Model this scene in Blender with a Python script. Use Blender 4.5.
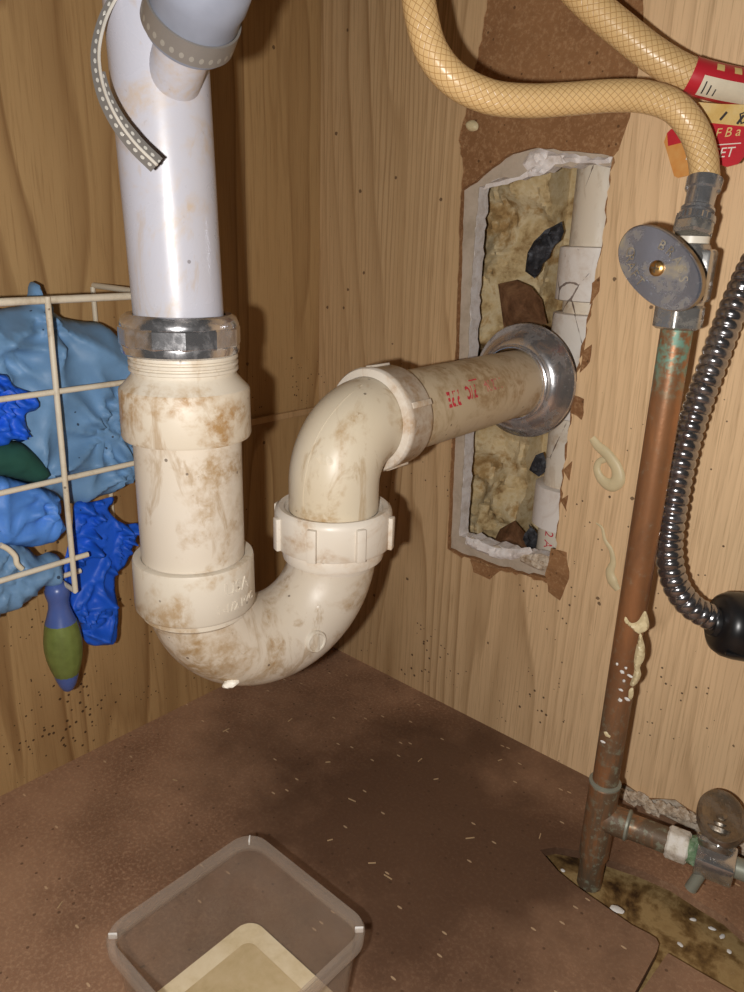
import bpy, bmesh, math, random
from mathutils import Vector, Matrix, noise
from mathutils.geometry import delaunay_2d_cdt

# ---------------------------------------------------------------- clear
for o in list(bpy.data.objects): bpy.data.objects.remove(o, do_unlink=True)
S = bpy.context.scene
COL = S.collection

# ---------------------------------------------------------------- camera
W, H, F = 744.0, 992.0, 745.0
CAM = Vector((0.48094, -0.47027, 0.38295))
RM = Matrix(((0.7446244, -0.2354543, 0.6245764),
             (0.6668154, 0.2205408, -0.7118420),
             (0.0298617, 0.9465321, 0.3212246)))
cd = bpy.data.cameras.new('camera'); cam = bpy.data.objects.new('camera', cd); COL.objects.link(cam)
cam.matrix_world = Matrix.Translation(CAM) @ RM.to_4x4()
cd.sensor_fit = 'VERTICAL'; cd.sensor_height = 36.0; cd.lens = 36.0 * F / H
cd.clip_start = 0.005; cd.clip_end = 20
S.camera = cam

# ---------------------------------------------------------------- light
wd = bpy.data.worlds.new('world'); S.world = wd; wd.use_nodes = True
wd.node_tree.nodes['Background'].inputs[0].default_value = (1.0, 0.90, 0.78, 1)
wd.node_tree.nodes['Background'].inputs[1].default_value = 0.014
ld = bpy.data.lights.new('phone_flash', 'POINT'); ld.energy = 6.3; ld.shadow_soft_size = 0.0035
ld.color = (1.0, 0.965, 0.93)
fl = bpy.data.objects.new('phone_flash', ld); COL.objects.link(fl)
fl.location = CAM + RM @ Vector((-0.023, -0.008, 0.004))
S.view_settings.view_transform = 'Standard'; S.view_settings.look = 'None'
S.view_settings.exposure = 0.0; S.view_settings.gamma = 1.0
S.view_settings.use_curve_mapping = False

# ---------------------------------------------------------------- pixel helpers (direction from the lens, distance from a real plane)
def ray(x, y): return RM @ Vector(((x - W/2)/F, -(y - H/2)/F, -1.0))
def PX(x, y, X): r = ray(x, y); return CAM + r*((X - CAM.x)/r.x)
def PY(x, y, Y): r = ray(x, y); return CAM + r*((Y - CAM.y)/r.y)
def PZ(x, y, Z): r = ray(x, y); return CAM + r*((Z - CAM.z)/r.z)
def PD(x, y, t): return CAM + ray(x, y)*t
V = Vector
R = random.Random(7)

# ---------------------------------------------------------------- object helpers
def bmesh_to(name, bm, smooth=True, angle=40):
    me = bpy.data.meshes.new(name)
    bmesh.ops.recalc_face_normals(bm, faces=bm.faces)
    bm.to_mesh(me); bm.free()
    if smooth:
        for p in me.polygons: p.use_smooth = True
        try: me.set_sharp_from_angle(angle=math.radians(angle))
        except Exception: pass
    return me
def setp(o, label=None, cat=None, group=None, kind=None):
    if label: o['label'] = label
    if cat: o['category'] = cat
    if group: o['group'] = group
    if kind: o['kind'] = kind
    return o
def thing(name, label, cat, loc, group=None):
    o = bpy.data.objects.new(name, None); COL.objects.link(o); o.location = loc
    o.empty_display_size = 0.01
    return setp(o, label, cat, group)
def worldloc(o):
    l = V(o.location)
    while o.parent: o = o.parent; l += V(o.location)
    return l
def part(name, bm, mat, root, label=None, smooth=True, angle=40, kind=None):
    off = worldloc(root)
    bmesh.ops.translate(bm, verts=bm.verts, vec=-off)
    o = bpy.data.objects.new(name, bmesh_to(name, bm, smooth, angle)); COL.objects.link(o)
    o.parent = root
    o.data.materials.append(mat)
    return setp(o, label, None, None, kind)
def solo(name, bm, mat, label, cat, group=None, kind=None, smooth=True, angle=40):
    xs = [v.co for v in bm.verts]
    c = V((sum(p.x for p in xs)/len(xs), sum(p.y for p in xs)/len(xs), min(p.z for p in xs)))
    bmesh.ops.translate(bm, verts=bm.verts, vec=-c)
    o = bpy.data.objects.new(name, bmesh_to(name, bm, smooth, angle)); COL.objects.link(o); o.location = c
    o.data.materials.append(mat)
    return setp(o, label, cat, group, kind)
def struct(name, bm, mat, smooth=False, label=None):
    o = bpy.data.objects.new(name, bmesh_to(name, bm, smooth)); COL.objects.link(o)
    o.data.materials.append(mat)
    return setp(o, label, None, None, 'structure')

# ---------------------------------------------------------------- shape helpers
def frame(d):
    d = V(d).normalized()
    a = V((0, 0, 1)) if abs(d.z) < 0.9 else V((0, 1, 0))
    u = a.cross(d).normalized(); v = d.cross(u)
    return u, v, d
def lathe(prof, o, d, n=48, bm=None, caps=True, rmod=None):
    """prof: list of (radius, distance along d)"""
    bm = bm or bmesh.new(); u, v, d = frame(d); o = V(o); rings = []
    uvl = bm.loops.layers.uv.verify()
    for r, t in prof:
        rg = []
        for i in range(n):
            a = 2*math.pi*i/n; rr = r*(rmod(a, t) if rmod else 1)
            rg.append(bm.verts.new(o + d*t + (u*math.cos(a) + v*math.sin(a))*rr))
        rings.append(rg)
    for k in range(len(rings)-1):
        for i in range(n):
            j = (i+1) % n
            f = bm.faces.new((rings[k][i], rings[k][j], rings[k+1][j], rings[k+1][i]))
            for lp, (a, b) in zip(f.loops, ((i, k), (i+1, k), (i+1, k+1), (i, k+1))):
                lp[uvl].uv = (a/n, prof[b][1])
    if caps:
        for rg in (rings[0], rings[-1]):
            try: bm.faces.new(rg)
            except Exception: pass
    return bm
def tube(pts, rad, n=20, bm=None, caps=True):
    """pts: dense list of points, rad: number or function of arclength; uv = (around, metres along)"""
    bm = bm or bmesh.new(); uvl = bm.loops.layers.uv.verify()
    pts = [V(p) for p in pts]; m = len(pts)
    tang = [(pts[min(i+1, m-1)] - pts[max(i-1, 0)]).normalized() for i in range(m)]
    u = frame(tang[0])[0]; rings = []; s = 0; ss = []
    for i in range(m):
        if i:
            s += (pts[i]-pts[i-1]).length
        ss.append(s)
        t = tang[i]; u = (u - t*u.dot(t)).normalized(); v = t.cross(u)
        r = rad(s) if callable(rad) else rad
        rings.append([bm.verts.new(pts[i] + (u*math.cos(2*math.pi*k/n) + v*math.sin(2*math.pi*k/n))*r) for k in range(n)])
    for i in range(m-1):
        for k in range(n):
            j = (k+1) % n
            f = bm.faces.new((rings[i][k], rings[i][j], rings[i+1][j], rings[i+1][k]))
            for lp, (a, b) in zip(f.loops, ((k, i), (k+1, i), (k+1, i+1), (k, i+1))):
                lp[uvl].uv = (a/n, ss[b])
    if caps:
        bm.faces.new(rings[0]); bm.faces.new(rings[-1])
    return bm
def spline(ctrl, per=12):
    c = [V(p) for p in ctrl]; c = [c[0]*2-c[1]] + c + [c[-1]*2-c[-2]]; out = []
    for i in range(1, len(c)-2):
        for k in range(per):
            t = k/per
            a, b, d, e = c[i-1], c[i], c[i+1], c[i+2]
            out.append(0.5*((2*b) + (d-a)*t + (2*a-5*b+4*d-e)*t*t + (3*b-a-3*d+e)*t**3))
    out.append(c[-2]); return out
def box(cn, size, bm=None, rot=None, bevel=0.0):
    bm2 = bmesh.new(); bmesh.ops.create_cube(bm2, size=1)
    for v in bm2.verts: v.co = V((v.co.x*size[0], v.co.y*size[1], v.co.z*size[2]))
    if bevel: bmesh.ops.bevel(bm2, geom=bm2.edges[:], offset=bevel, segments=2, affect='EDGES', profile=0.5)
    for v in bm2.verts: v.co = (rot @ v.co if rot else v.co) + V(cn)
    if bm is None: return bm2
    join(bm, bm2); return bm
def join(bm, other):
    me = bpy.data.meshes.new('tmp'); other.to_mesh(me); other.free(); bm.from_mesh(me); bpy.data.meshes.remove(me)
def basis(u, v, n): return Matrix((V(u), V(v), V(n))).transposed()
def sheet(outer, holes, n, th, bm=None):
    """flat sheet with holes: loops of 3D points in one plane, thickened by th along n (away)"""
    bm = bm or bmesh.new(); n = V(n).normalized(); tmp = bmesh.new(); loops = []
    es = []
    for lp in [outer] + holes:
        vs = [tmp.verts.new(p) for p in lp]; loops.append(vs)
        for i in range(len(vs)): es.append(tmp.edges.new((vs[i], vs[(i+1) % len(vs)])))
    bmesh.ops.triangle_fill(tmp, edges=es, use_beauty=True, use_dissolve=False, normal=n)
    tmp.verts.index_update()
    fr = [bm.verts.new(v.co) for v in tmp.verts]; bk = [bm.verts.new(v.co + n*th) for v in tmp.verts]
    for f in tmp.faces:
        ix = [v.index for v in f.verts]
        bm.faces.new([fr[i] for i in ix]); bm.faces.new([bk[i] for i in reversed(ix)])
    for vs in loops:
        for i in range(len(vs)):
            a, b = vs[i].index, vs[(i+1) % len(vs)].index
            bm.faces.new((fr[a], fr[b], bk[b], bk[a]))
    tmp.free(); return bm
def jag(pts, amp, step, seed, closed=False):
    """resample an outline and roughen it in its plane"""
    pts = [V(p) for p in pts]; out = []; q = pts + ([pts[0]] if closed else [])
    rr = random.Random(seed)
    for a, b in zip(q, q[1:]):
        L = (b-a).length; k = max(1, int(L/step)); d = (b-a)/k
        for i in range(k):
            j = V((rr.uniform(-1, 1), rr.uniform(-1, 1), rr.uniform(-1, 1)))*amp if (i or out) else V()
            out.append(a + d*i + j)
    if not closed: out.append(q[-1])
    return out
def resample(pts, step):
    out = []; m = len(pts)
    for i in range(m):
        a, b = pts[i], pts[(i+1) % m]; k = max(1, int((b-a).length/step))
        out += [a + (b-a)*(j/k) for j in range(k)]
    return out
def smooth_loop(pts, per=5):
    c = [V(p) for p in pts]; m = len(c); out = []
    for i in range(m):
        a, b, d, e = c[i-1], c[i], c[(i+1) % m], c[(i+2) % m]
        for k in range(per):
            t = k/per
            out.append(0.5*((2*b) + (d-a)*t + (2*a-5*b+4*d-e)*t*t + (3*b-a-3*d+e)*t**3))
    return out
def puff(outline, n, thick, step, wrinkle=0.0, wscale=40.0, seed=0, edge=None, back=0.5, npinch=5, round_loop=True, flutter=0.0):
    """a soft body with a traced outline: rises from its rim, folded and wrinkled, closed behind"""
    n = V(n).normalized(); o = sum((V(p) for p in outline), V())/len(outline)
    u = V((0, 0, 1)).cross(n)
    if u.length < 0.1: u = V((1, 0, 0))
    u.normalize(); v = n.cross(u)
    o = V(o)
    loop = smooth_loop(outline, 5) if round_loop else [V(p) for p in outline]
    loop2 = resample([V(((p-o).dot(u), (p-o).dot(v), 0)) for p in loop], step)
    b2 = [V((p.x, p.y)) for p in loop2]; m = len(b2)
    x0, x1 = min(p.x for p in b2), max(p.x for p in b2); y0, y1 = min(p.y for p in b2), max(p.y for p in b2)
    edge = edge or thick*1.2
    def dist(p):
        best = 9
        for i in range(m):
            a, b = b2[i], b2[(i+1) % m]; ab = b-a; l2 = ab.length_squared
            t = max(0, min(1, (p-a).dot(ab)/l2)) if l2 else 0
            best = min(best, (a+ab*t-p).length)
        return best
    def inside(p):
        c = False
        for i in range(m):
            a, b = b2[i], b2[(i+1) % m]
            if (a.y > p.y) != (b.y > p.y) and p.x < (b.x-a.x)*(p.y-a.y)/(b.y-a.y) + a.x: c = not c
        return c
    pts = list(b2); row = 0; y = y0
    while y < y1:
        x = x0 + (step/2 if row % 2 else 0)
        while x < x1:
            p = V((x, y))
            if inside(p) and dist(p) > step*0.55: pts.append(p)
            x += step
        y += step*0.87; row += 1
    res = delaunay_2d_cdt(pts, [(i, (i+1) % m) for i in range(m)], [list(range(m))], 1, 1e-7)
    vs, fs = res[0], res[2]
    bm = bmesh.new(); fr = []; bk = []
    sd = V((seed*3.7, seed*1.3, seed*7.1)); rp = random.Random(seed*13+1); pinch = []
    span = max(x1-x0, y1-y0)
    for k in range(npinch):
        pinch.append((V((rp.uniform(x0, x1), rp.uniform(y0, y1))), rp.choice((3, 4, 5)), rp.uniform(0, 6), span*rp.uniform(0.16, 0.34), rp.uniform(0.6, 1.1)))
    for p in vs:
        d = dist(p); k = min(1, d/edge); h = math.sqrt(max(0, 1-(1-k)**2))
        q = V((p.x, p.y, 0))*wscale + sd
        w = noise.noise(q)*1.0
        # creases radiating from a few pinch points, wandering and dying out
        cr = 0.0
        for (pp, kk, ph, LL, am) in pinch:
            dv = p - pp; rr_ = dv.length + 1e-5; an = math.atan2(dv.y, dv.x) + 0.55*noise.noise(q*0.5 + V((ph, 0, 0)))
            g = math.exp(-rr_/LL)*min(1.0, rr_/(LL*0.25))
            sn_ = math.sin(an*kk + ph); cr += am*g*(1 - 2*abs(sn_)**0.7)
        hh = thick*h + wrinkle*(0.55*w + 1.5*cr + 0.25*noise.noise(q*2.2))*(0.2 + 0.8*h)
        base = o + u*p.x + v*p.y + n*(flutter*noise.noise(q*0.35 + V((5, 2, 8))))
        on_rim = d < 1e-6
        fr.append(bm.verts.new(base + n*(0 if on_rim else max(hh, 0.0001))))
        bk.append(fr[-1] if on_rim else bm.verts.new(base - n*max(0.0001, thick*h*back)))
    for f in fs:
        bm.faces.new([fr[i] for i in f])
        try: bm.faces.new([bk[i] for i in reversed(f)])
        except Exception: pass
    return bm
def lump(c, size, seed, amp=0.3, sub=3, rot=None):
    bm = bmesh.new(); bmesh.ops.create_icosphere(bm, subdivisions=sub, radius=1)
    for v in bm.verts:
        k = 1 + amp*noise.noise(v.co*1.7 + V((seed*5.1, seed, 0))) + amp*0.5*noise.noise(v.co*4 + V((seed, 3, seed*2.2)))
        p = V((v.co.x*size[0], v.co.y*size[1], v.co.z*size[2]))*k
        v.co = (rot @ p if rot else p) + V(c)
    return bm
def text_geo(s, size, bold=0.0):
    cu = bpy.data.curves.new('t', 'FONT'); cu.offset = bold; cu.body = s; cu.size = size; cu.resolution_u = 3
    ob = bpy.data.objects.new('t', cu); COL.objects.link(ob)
    dg = bpy.context.evaluated_depsgraph_get(); me = ob.evaluated_get(dg).to_mesh()
    vs = [(v.co.x, v.co.y) for v in me.vertices]; fs = [list(p.vertices) for p in me.polygons]
    ob.evaluated_get(dg).to_mesh_clear(); bpy.data.objects.remove(ob); bpy.data.curves.remove(cu)
    return vs, fs
def text_flat(s, size, o, u, v, n, bm=None, th=0.0002, center=False, bold=0):
    vs, fs = text_geo(s, size); bm = bm or bmesh.new()
    if center and vs:
        cx = (max(a for a, b in vs) + min(a for a, b in vs))/2; cy = (max(b for a, b in vs) + min(b for a, b in vs))/2
    else: cx = cy = 0
    mp = [bm.verts.new(V(o) + V(u)*(a-cx) + V(v)*(b-cy) + V(n)*th) for a, b in vs]
    for f in fs:
        try: bm.faces.new([mp[i] for i in f])
        except Exception: pass
    return bm

# ---------------------------------------------------------------- materials
class NT:
    def __init__(s, name):
        s.m = bpy.data.materials.new(name); s.m.use_nodes = True; s.t = s.m.node_tree; s.t.nodes.clear()
        s.out = s.t.nodes.new('ShaderNodeOutputMaterial'); s.b = s.t.nodes.new('ShaderNodeBsdfPrincipled')
        s.t.links.new(s.b.outputs[0], s.out.inputs[0]); s._tc = None
    def n(s, typ, **kw):
        nd = s.t.nodes.new('ShaderNode'+typ)
        for k, v in kw.items():
            if k.startswith('i_'):
                s.put(nd.inputs[k[2:].replace('_', ' ')], v)
            else: setattr(nd, k, v)
        return nd
    def put(s, sock, v):
        if isinstance(v, bpy.types.NodeSocket): s.t.links.new(v, sock)
        else:
            if sock.type == 'RGBA' and len(v) == 3: v = (*v, 1)
            sock.default_value = v
    def co(s, kind='Object'):
        if s._tc is None: s._tc = s.n('TexCoord')
        return s._tc.outputs[kind]
    def sc(s, vec, scale, loc=(0, 0, 0), rot=(0, 0, 0)):
        m = s.n('Mapping'); s.put(m.inputs[0], vec); m.inputs[1].default_value = loc
        m.inputs[2].default_value = rot; m.inputs[3].default_value = scale; return m.outputs[0]
    def noise(s, vec, scale, detail=4, rough=0.55, dist=0.0):
        nd = s.n('TexNoise'); s.put(nd.inputs['Vector'], vec); nd.inputs['Scale'].default_value = scale
        nd.inputs['Detail'].default_value = detail; nd.inputs['Roughness'].default_value = rough
        nd.inputs['Distortion'].default_value = dist; return nd.outputs[0]
    def voro(s, vec, scale, feat='F1', rnd=1.0):
        nd = s.n('TexVoronoi', feature=feat); s.put(nd.inputs['Vector'], vec); nd.inputs['Scale'].default_value = scale
        nd.inputs['Randomness'].default_value = rnd; return nd
    def math(s, op, a, b=0.0, c=0.0):
        nd = s.n('Math', operation=op); s.put(nd.inputs[0], a); s.put(nd.inputs[1], b); s.put(nd.inputs[2], c); return nd.outputs[0]
    def ramp(s, f, stops, interp='LINEAR'):
        nd = s.n('ValToRGB'); s.put(nd.inputs[0], f); cr = nd.color_ramp; cr.interpolation = interp
        while len(cr.elements) < len(stops): cr.elements.new(0.5)
        for e, (p, c) in zip(cr.elements, stops):
            e.position = p; e.color = (*c, 1) if isinstance(c, tuple) else (c, c, c, 1)
        return nd.outputs[0]
    def mix(s, f, a, b, mode='MIX'):
        nd = s.n('Mix', data_type='RGBA', blend_type=mode); s.put(nd.inputs[0], f); s.put(nd.inputs[6], a); s.put(nd.inputs[7], b); return nd.outputs[2]
    def bump(s, h, strength=0.3, dist=0.001):
        nd = s.n('Bump'); nd.inputs['Strength'].default_value = strength; nd.inputs['Distance'].default_value = dist
        s.put(nd.inputs['Height'], h); s.t.links.new(nd.outputs[0], s.b.inputs['Normal'])
    def set(s, **kw):
        for k, v in kw.items(): s.put(s.b.inputs[k.replace('_', ' ')], v)
        return s
    def sep(s, vec):
        nd = s.n('SeparateXYZ'); s.put(nd.inputs[0], vec); return nd.outputs
    def comb(s, x, y, z):
        nd = s.n('CombineXYZ'); s.put(nd.inputs[0], x); s.put(nd.inputs[1], y); s.put(nd.inputs[2], z); return nd.outputs[0]

def plain(name, col, rough=0.5, metal=0.0, var=0.12, scale=60, bump=0.0, **kw):
    t = NT(name); nz = t.noise(t.co(), scale)
    c = t.ramp(nz, [(0.3, tuple(x*(1-var) for x in col)), (0.7, tuple(min(1, x*(1+var)) for x in col))])
    t.set(Base_Color=c, Roughness=rough, Metallic=metal, **kw)
    if bump: t.bump(nz, bump)
    return t.m

def wood(name, axis, seed, light, mid, dark, freq, speck=1.0, fine=150.0, pale=None, fade=False):
    t = NT(name); x, y, z = t.sep(t.co()); u = x if axis == 'x' else y
    base = t.comb(t.math('MULTIPLY', u, 9.0), t.math('MULTIPLY', z, 1.15), seed)
    n1 = t.noise(base, 1.0, 2, 0.45, 0.3)
    wob = t.noise(t.comb(t.math('MULTIPLY', u, 70.0), t.math('MULTIPLY', z, 5.0), seed+3), 1.0, 3, 0.5)
    ph = t.math('ADD', t.math('MULTIPLY', u, freq), t.math('ADD', t.math('MULTIPLY', n1, 13.0), t.math('MULTIPLY', wob, 0.42)))
    fr = t.math('FRACT', ph)
    ring = t.ramp(fr, [(0.0, 0.0), (0.46, 0.12), (0.80, 0.62), (0.90, 1.0), (0.97, 0.5), (1.0, 0.0)])
    amp = t.ramp(t.noise(t.comb(t.math('MULTIPLY', u, 14.0), t.math('MULTIPLY', z, 1.6), seed+8), 1.0, 2), [(0.32, 0.35), (0.66, 1.0)])
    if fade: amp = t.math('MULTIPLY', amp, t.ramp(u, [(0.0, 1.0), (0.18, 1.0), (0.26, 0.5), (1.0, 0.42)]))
    ring = t.math('MULTIPLY', ring, amp)
    # fine close lines between the broad rings
    wl = t.noise(t.comb(t.math('MULTIPLY', u, 35.0), t.math('MULTIPLY', z, 3.2), seed+20), 1.0, 3, 0.5)
    fl_ = t.math('FRACT', t.math('ADD', t.math('MULTIPLY', u, fine), t.math('MULTIPLY', wl, 3.2 if fade else 6.0)))
    fln = t.ramp(fl_, [(0.0, 0.0), (0.55, 0.05), (0.82, 1.0), (1.0, 0.0)])
    fam = t.ramp(t.noise(t.comb(t.math('MULTIPLY', u, 10.0), t.math('MULTIPLY', z, 2.5), seed+31), 1.0, 2), [(0.40, 0.05), (0.64, 0.8 if fade else 0.5)])
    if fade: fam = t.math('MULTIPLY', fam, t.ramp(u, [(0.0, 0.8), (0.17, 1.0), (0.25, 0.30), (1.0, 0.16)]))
    fln = t.math('MULTIPLY', fln, fam)
    ring = t.math('MAXIMUM', ring, fln)
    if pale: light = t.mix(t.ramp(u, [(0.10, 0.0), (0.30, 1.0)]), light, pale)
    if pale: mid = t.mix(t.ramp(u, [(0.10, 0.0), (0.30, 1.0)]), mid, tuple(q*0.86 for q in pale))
    c = t.mix(ring, light, dark)
    big = t.noise(t.comb(t.math('MULTIPLY', u, 22.0), t.math('MULTIPLY', z, 2.0), seed+11), 1.0, 3)
    c = t.mix(t.ramp(big, [(0.42, 0.0), (0.75, 0.62)]), c, mid)
    pore = t.noise(t.comb(t.math('MULTIPLY', u, 900.0), t.math('MULTIPLY', z, 26.0), seed), 1.0, 3, 0.6)
    c = t.mix(t.ramp(pore, [(0.52, 0.0), (0.72, 0.38)]), c, dark)
    # fly specks: small dark dots, thick low down and thin above
    vz = t.voro(t.co(), 260.0)
    keep = t.math('GREATER_THAN', t.sep(vz.outputs['Color'])[0], 0.80)
    dens = t.ramp(t.noise(t.co(), 13.0, 2), [(0.44, 0.0), (0.66, 1.0)])
    low = t.ramp(z, [(0.0, 1.0), (0.24, 0.9), (0.38, 0.12), (1.0, 0.06)])
    size = t.math('MULTIPLY', t.math('MULTIPLY', low, dens), 0.30*speck)
    dot = t.math('MULTIPLY', t.math('LESS_THAN', vz.outputs['Distance'], size), keep)
    c = t.mix(t.math('MULTIPLY', dot, 0.85), c, (0.045, 0.022, 0.012))
    vb = t.voro(t.co(), 62.0); kb = t.math('GREATER_THAN', t.sep(vb.outputs['Color'])[1], 0.90)
    d2 = t.math('MULTIPLY', t.math('LESS_THAN', t.math('ADD', vb.outputs['Distance'], t.math('MULTIPLY', t.noise(t.co(), 500.0), 0.12)), 0.15), kb)
    c = t.mix(t.math('MULTIPLY', d2, 0.75*speck), c, (0.07, 0.035, 0.018))
    t.set(Base_Color=c, Roughness=0.52, Specular_IOR_Level=0.28)
    t.bump(t.math('ADD', t.math('MULTIPLY', ring, -0.5), t.math('MULTIPLY', pore, -0.3)), 0.12, 0.0006)
    return t.m
M = {}
M['wood_left'] = wood('wood_left', 'y', 2.3, (0.47, 0.30, 0.135), (0.40, 0.24, 0.10), (0.215, 0.11, 0.04), 26, fine=75.0)
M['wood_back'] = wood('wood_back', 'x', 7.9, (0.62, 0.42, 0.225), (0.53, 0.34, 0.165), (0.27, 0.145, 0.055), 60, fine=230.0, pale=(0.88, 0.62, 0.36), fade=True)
M['wood_strip'] = wood('wood_strip', 'y', 4.1, (0.50, 0.32, 0.16), (0.43, 0.26, 0.12), (0.34, 0.2, 0.085), 10, 0.3)

def hardboard(name, base, dark, light, rough=0.55, stain_tint=None):
    t = NT(name)
    n1 = t.noise(t.co(), 9.0, 5, 0.6); n2 = t.noise(t.co(), 420.0, 4, 0.7); n3 = t.noise(t.co(), 60.0, 4, 0.6)
    c = t.mix(t.ramp(n1, [(0.35, 0.0), (0.68, 1.0)]), base, dark)
    c = t.mix(t.ramp(n2, [(0.48, 0.0), (0.68, 0.75)]), c, light)
    c = t.mix(t.ramp(n3, [(0.55, 0.0), (0.78, 0.55)]), c, dark)
    if stain_tint:   # darker patch fading outward from a given centre, with ragged lobes
        x, y, z = t.sep(t.co()); wn = t.noise(t.co(), 11.0, 5, 0.6)
        dx = t.math('SUBTRACT', x, stain_tint[0]); dy = t.math('SUBTRACT', y, stain_tint[1])
        rr_ = t.math('SQRT', t.math('ADD', t.math('MULTIPLY', dx, dx), t.math('MULTIPLY', dy, dy)))
        rr_ = t.math('ADD', rr_, t.math('MULTIPLY', t.math('SUBTRACT', wn, 0.5), 0.30))
        c = t.mix(t.ramp(rr_, [(stain_tint[2]*0.45, 0.85), (stain_tint[2]*1.25, 0.0)]), c, stain_tint[3])
    vz = t.voro(t.co(), 210.0); keep = t.math('GREATER_THAN', t.sep(vz.outputs['Color'])[0], 0.86)
    dot = t.math('MULTIPLY', t.math('LESS_THAN', vz.outputs['Distance'], 0.2), keep)
    c = t.mix(t.math('MULTIPLY', dot, 0.6), c, tuple(x*0.25 for x in dark))
    vf = t.voro(t.sc(t.co(), (95, 260, 90), rot=(0, 0, 0.5)), 1.0); kf = t.math('GREATER_THAN', t.sep(vf.outputs['Color'])[2], 0.975)
    fb = t.math('MULTIPLY', t.math('LESS_THAN', vf.outputs['Distance'], 0.17), kf)
    c = t.mix(t.math('MULTIPLY', fb, 0.4), c, tuple(min(1, x*2.2) for x in light))
    t.set(Base_Color=c, Roughness=rough, Specular_IOR_Level=0.3); t.bump(n2, 0.15, 0.0006)
    return t.m
M['floor'] = hardboard('floor_hardboard', (0.43, 0.255, 0.155), (0.26, 0.14, 0.083), (0.54, 0.34, 0.21), stain_tint=(0.24, -0.13, 0.18, (0.085, 0.044, 0.026)))
M['fibre'] = hardboard('torn_fibreboard', (0.34, 0.175, 0.075), (0.20, 0.09, 0.036), (0.46, 0.27, 0.135), 0.9)
def grimy(name, cols, scale, rough=0.7, bump=0.4, bd=0.001):
    t = NT(name); n1 = t.noise(t.co(), scale, 6, 0.62, 0.4); n2 = t.noise(t.co(), scale*7, 4, 0.6)
    f = t.math('ADD', t.math('MULTIPLY', n1, 0.8), t.math('MULTIPLY', n2, 0.2))
    k = len(cols); c = t.ramp(f, [(0.34 + 0.34*i/(k-1), cc) for i, cc in enumerate(cols)])
    t.set(Base_Color=c, Roughness=rough, Specular_IOR_Level=0.25); t.bump(f, bump, bd); return t.m
M['subfloor'] = grimy('dirty_subfloor', [(0.02, 0.01, 0.005), (0.07, 0.035, 0.012), (0.21, 0.125, 0.045), (0.40, 0.275, 0.12), (0.33, 0.215, 0.09), (0.58, 0.48, 0.31)], 24)
M['drywall_face'] = grimy('drywall_paper', [(0.44, 0.36, 0.27), (0.54, 0.45, 0.35), (0.60, 0.51, 0.41)], 60)
M['gypsum'] = grimy('gypsum', [(0.68, 0.60, 0.53), (0.86, 0.80, 0.76), (0.92, 0.88, 0.86)], 120, 0.85, 0.8, 0.001)
M['plaster'] = grimy('crumbled_plaster', [(0.30, 0.20, 0.12), (0.62, 0.52, 0.40), (0.78, 0.70, 0.60)], 160, 0.9, 0.9, 0.001)
M['insul'] = grimy('fibreglass', [(0.12, 0.06, 0.022), (0.34, 0.215, 0.09), (0.60, 0.45, 0.235), (0.70, 0.57, 0.35), (0.46, 0.30, 0.13), (0.28, 0.16, 0.06)], 24, 0.95, 0.9, 0.002)
M['kraft'] = grimy('kraft_paper', [(0.10, 0.045, 0.02), (0.24, 0.12, 0.06), (0.36, 0.2, 0.1)], 70, 0.6)
M['dark_debris'] = grimy('charred_debris', [(0.012, 0.012, 0.014), (0.04, 0.04, 0.045), (0.13, 0.14, 0.16)], 110, 0.6)
M['stud'] = plain('dark_stud_wood', (0.05, 0.028, 0.014), 0.9)

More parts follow.
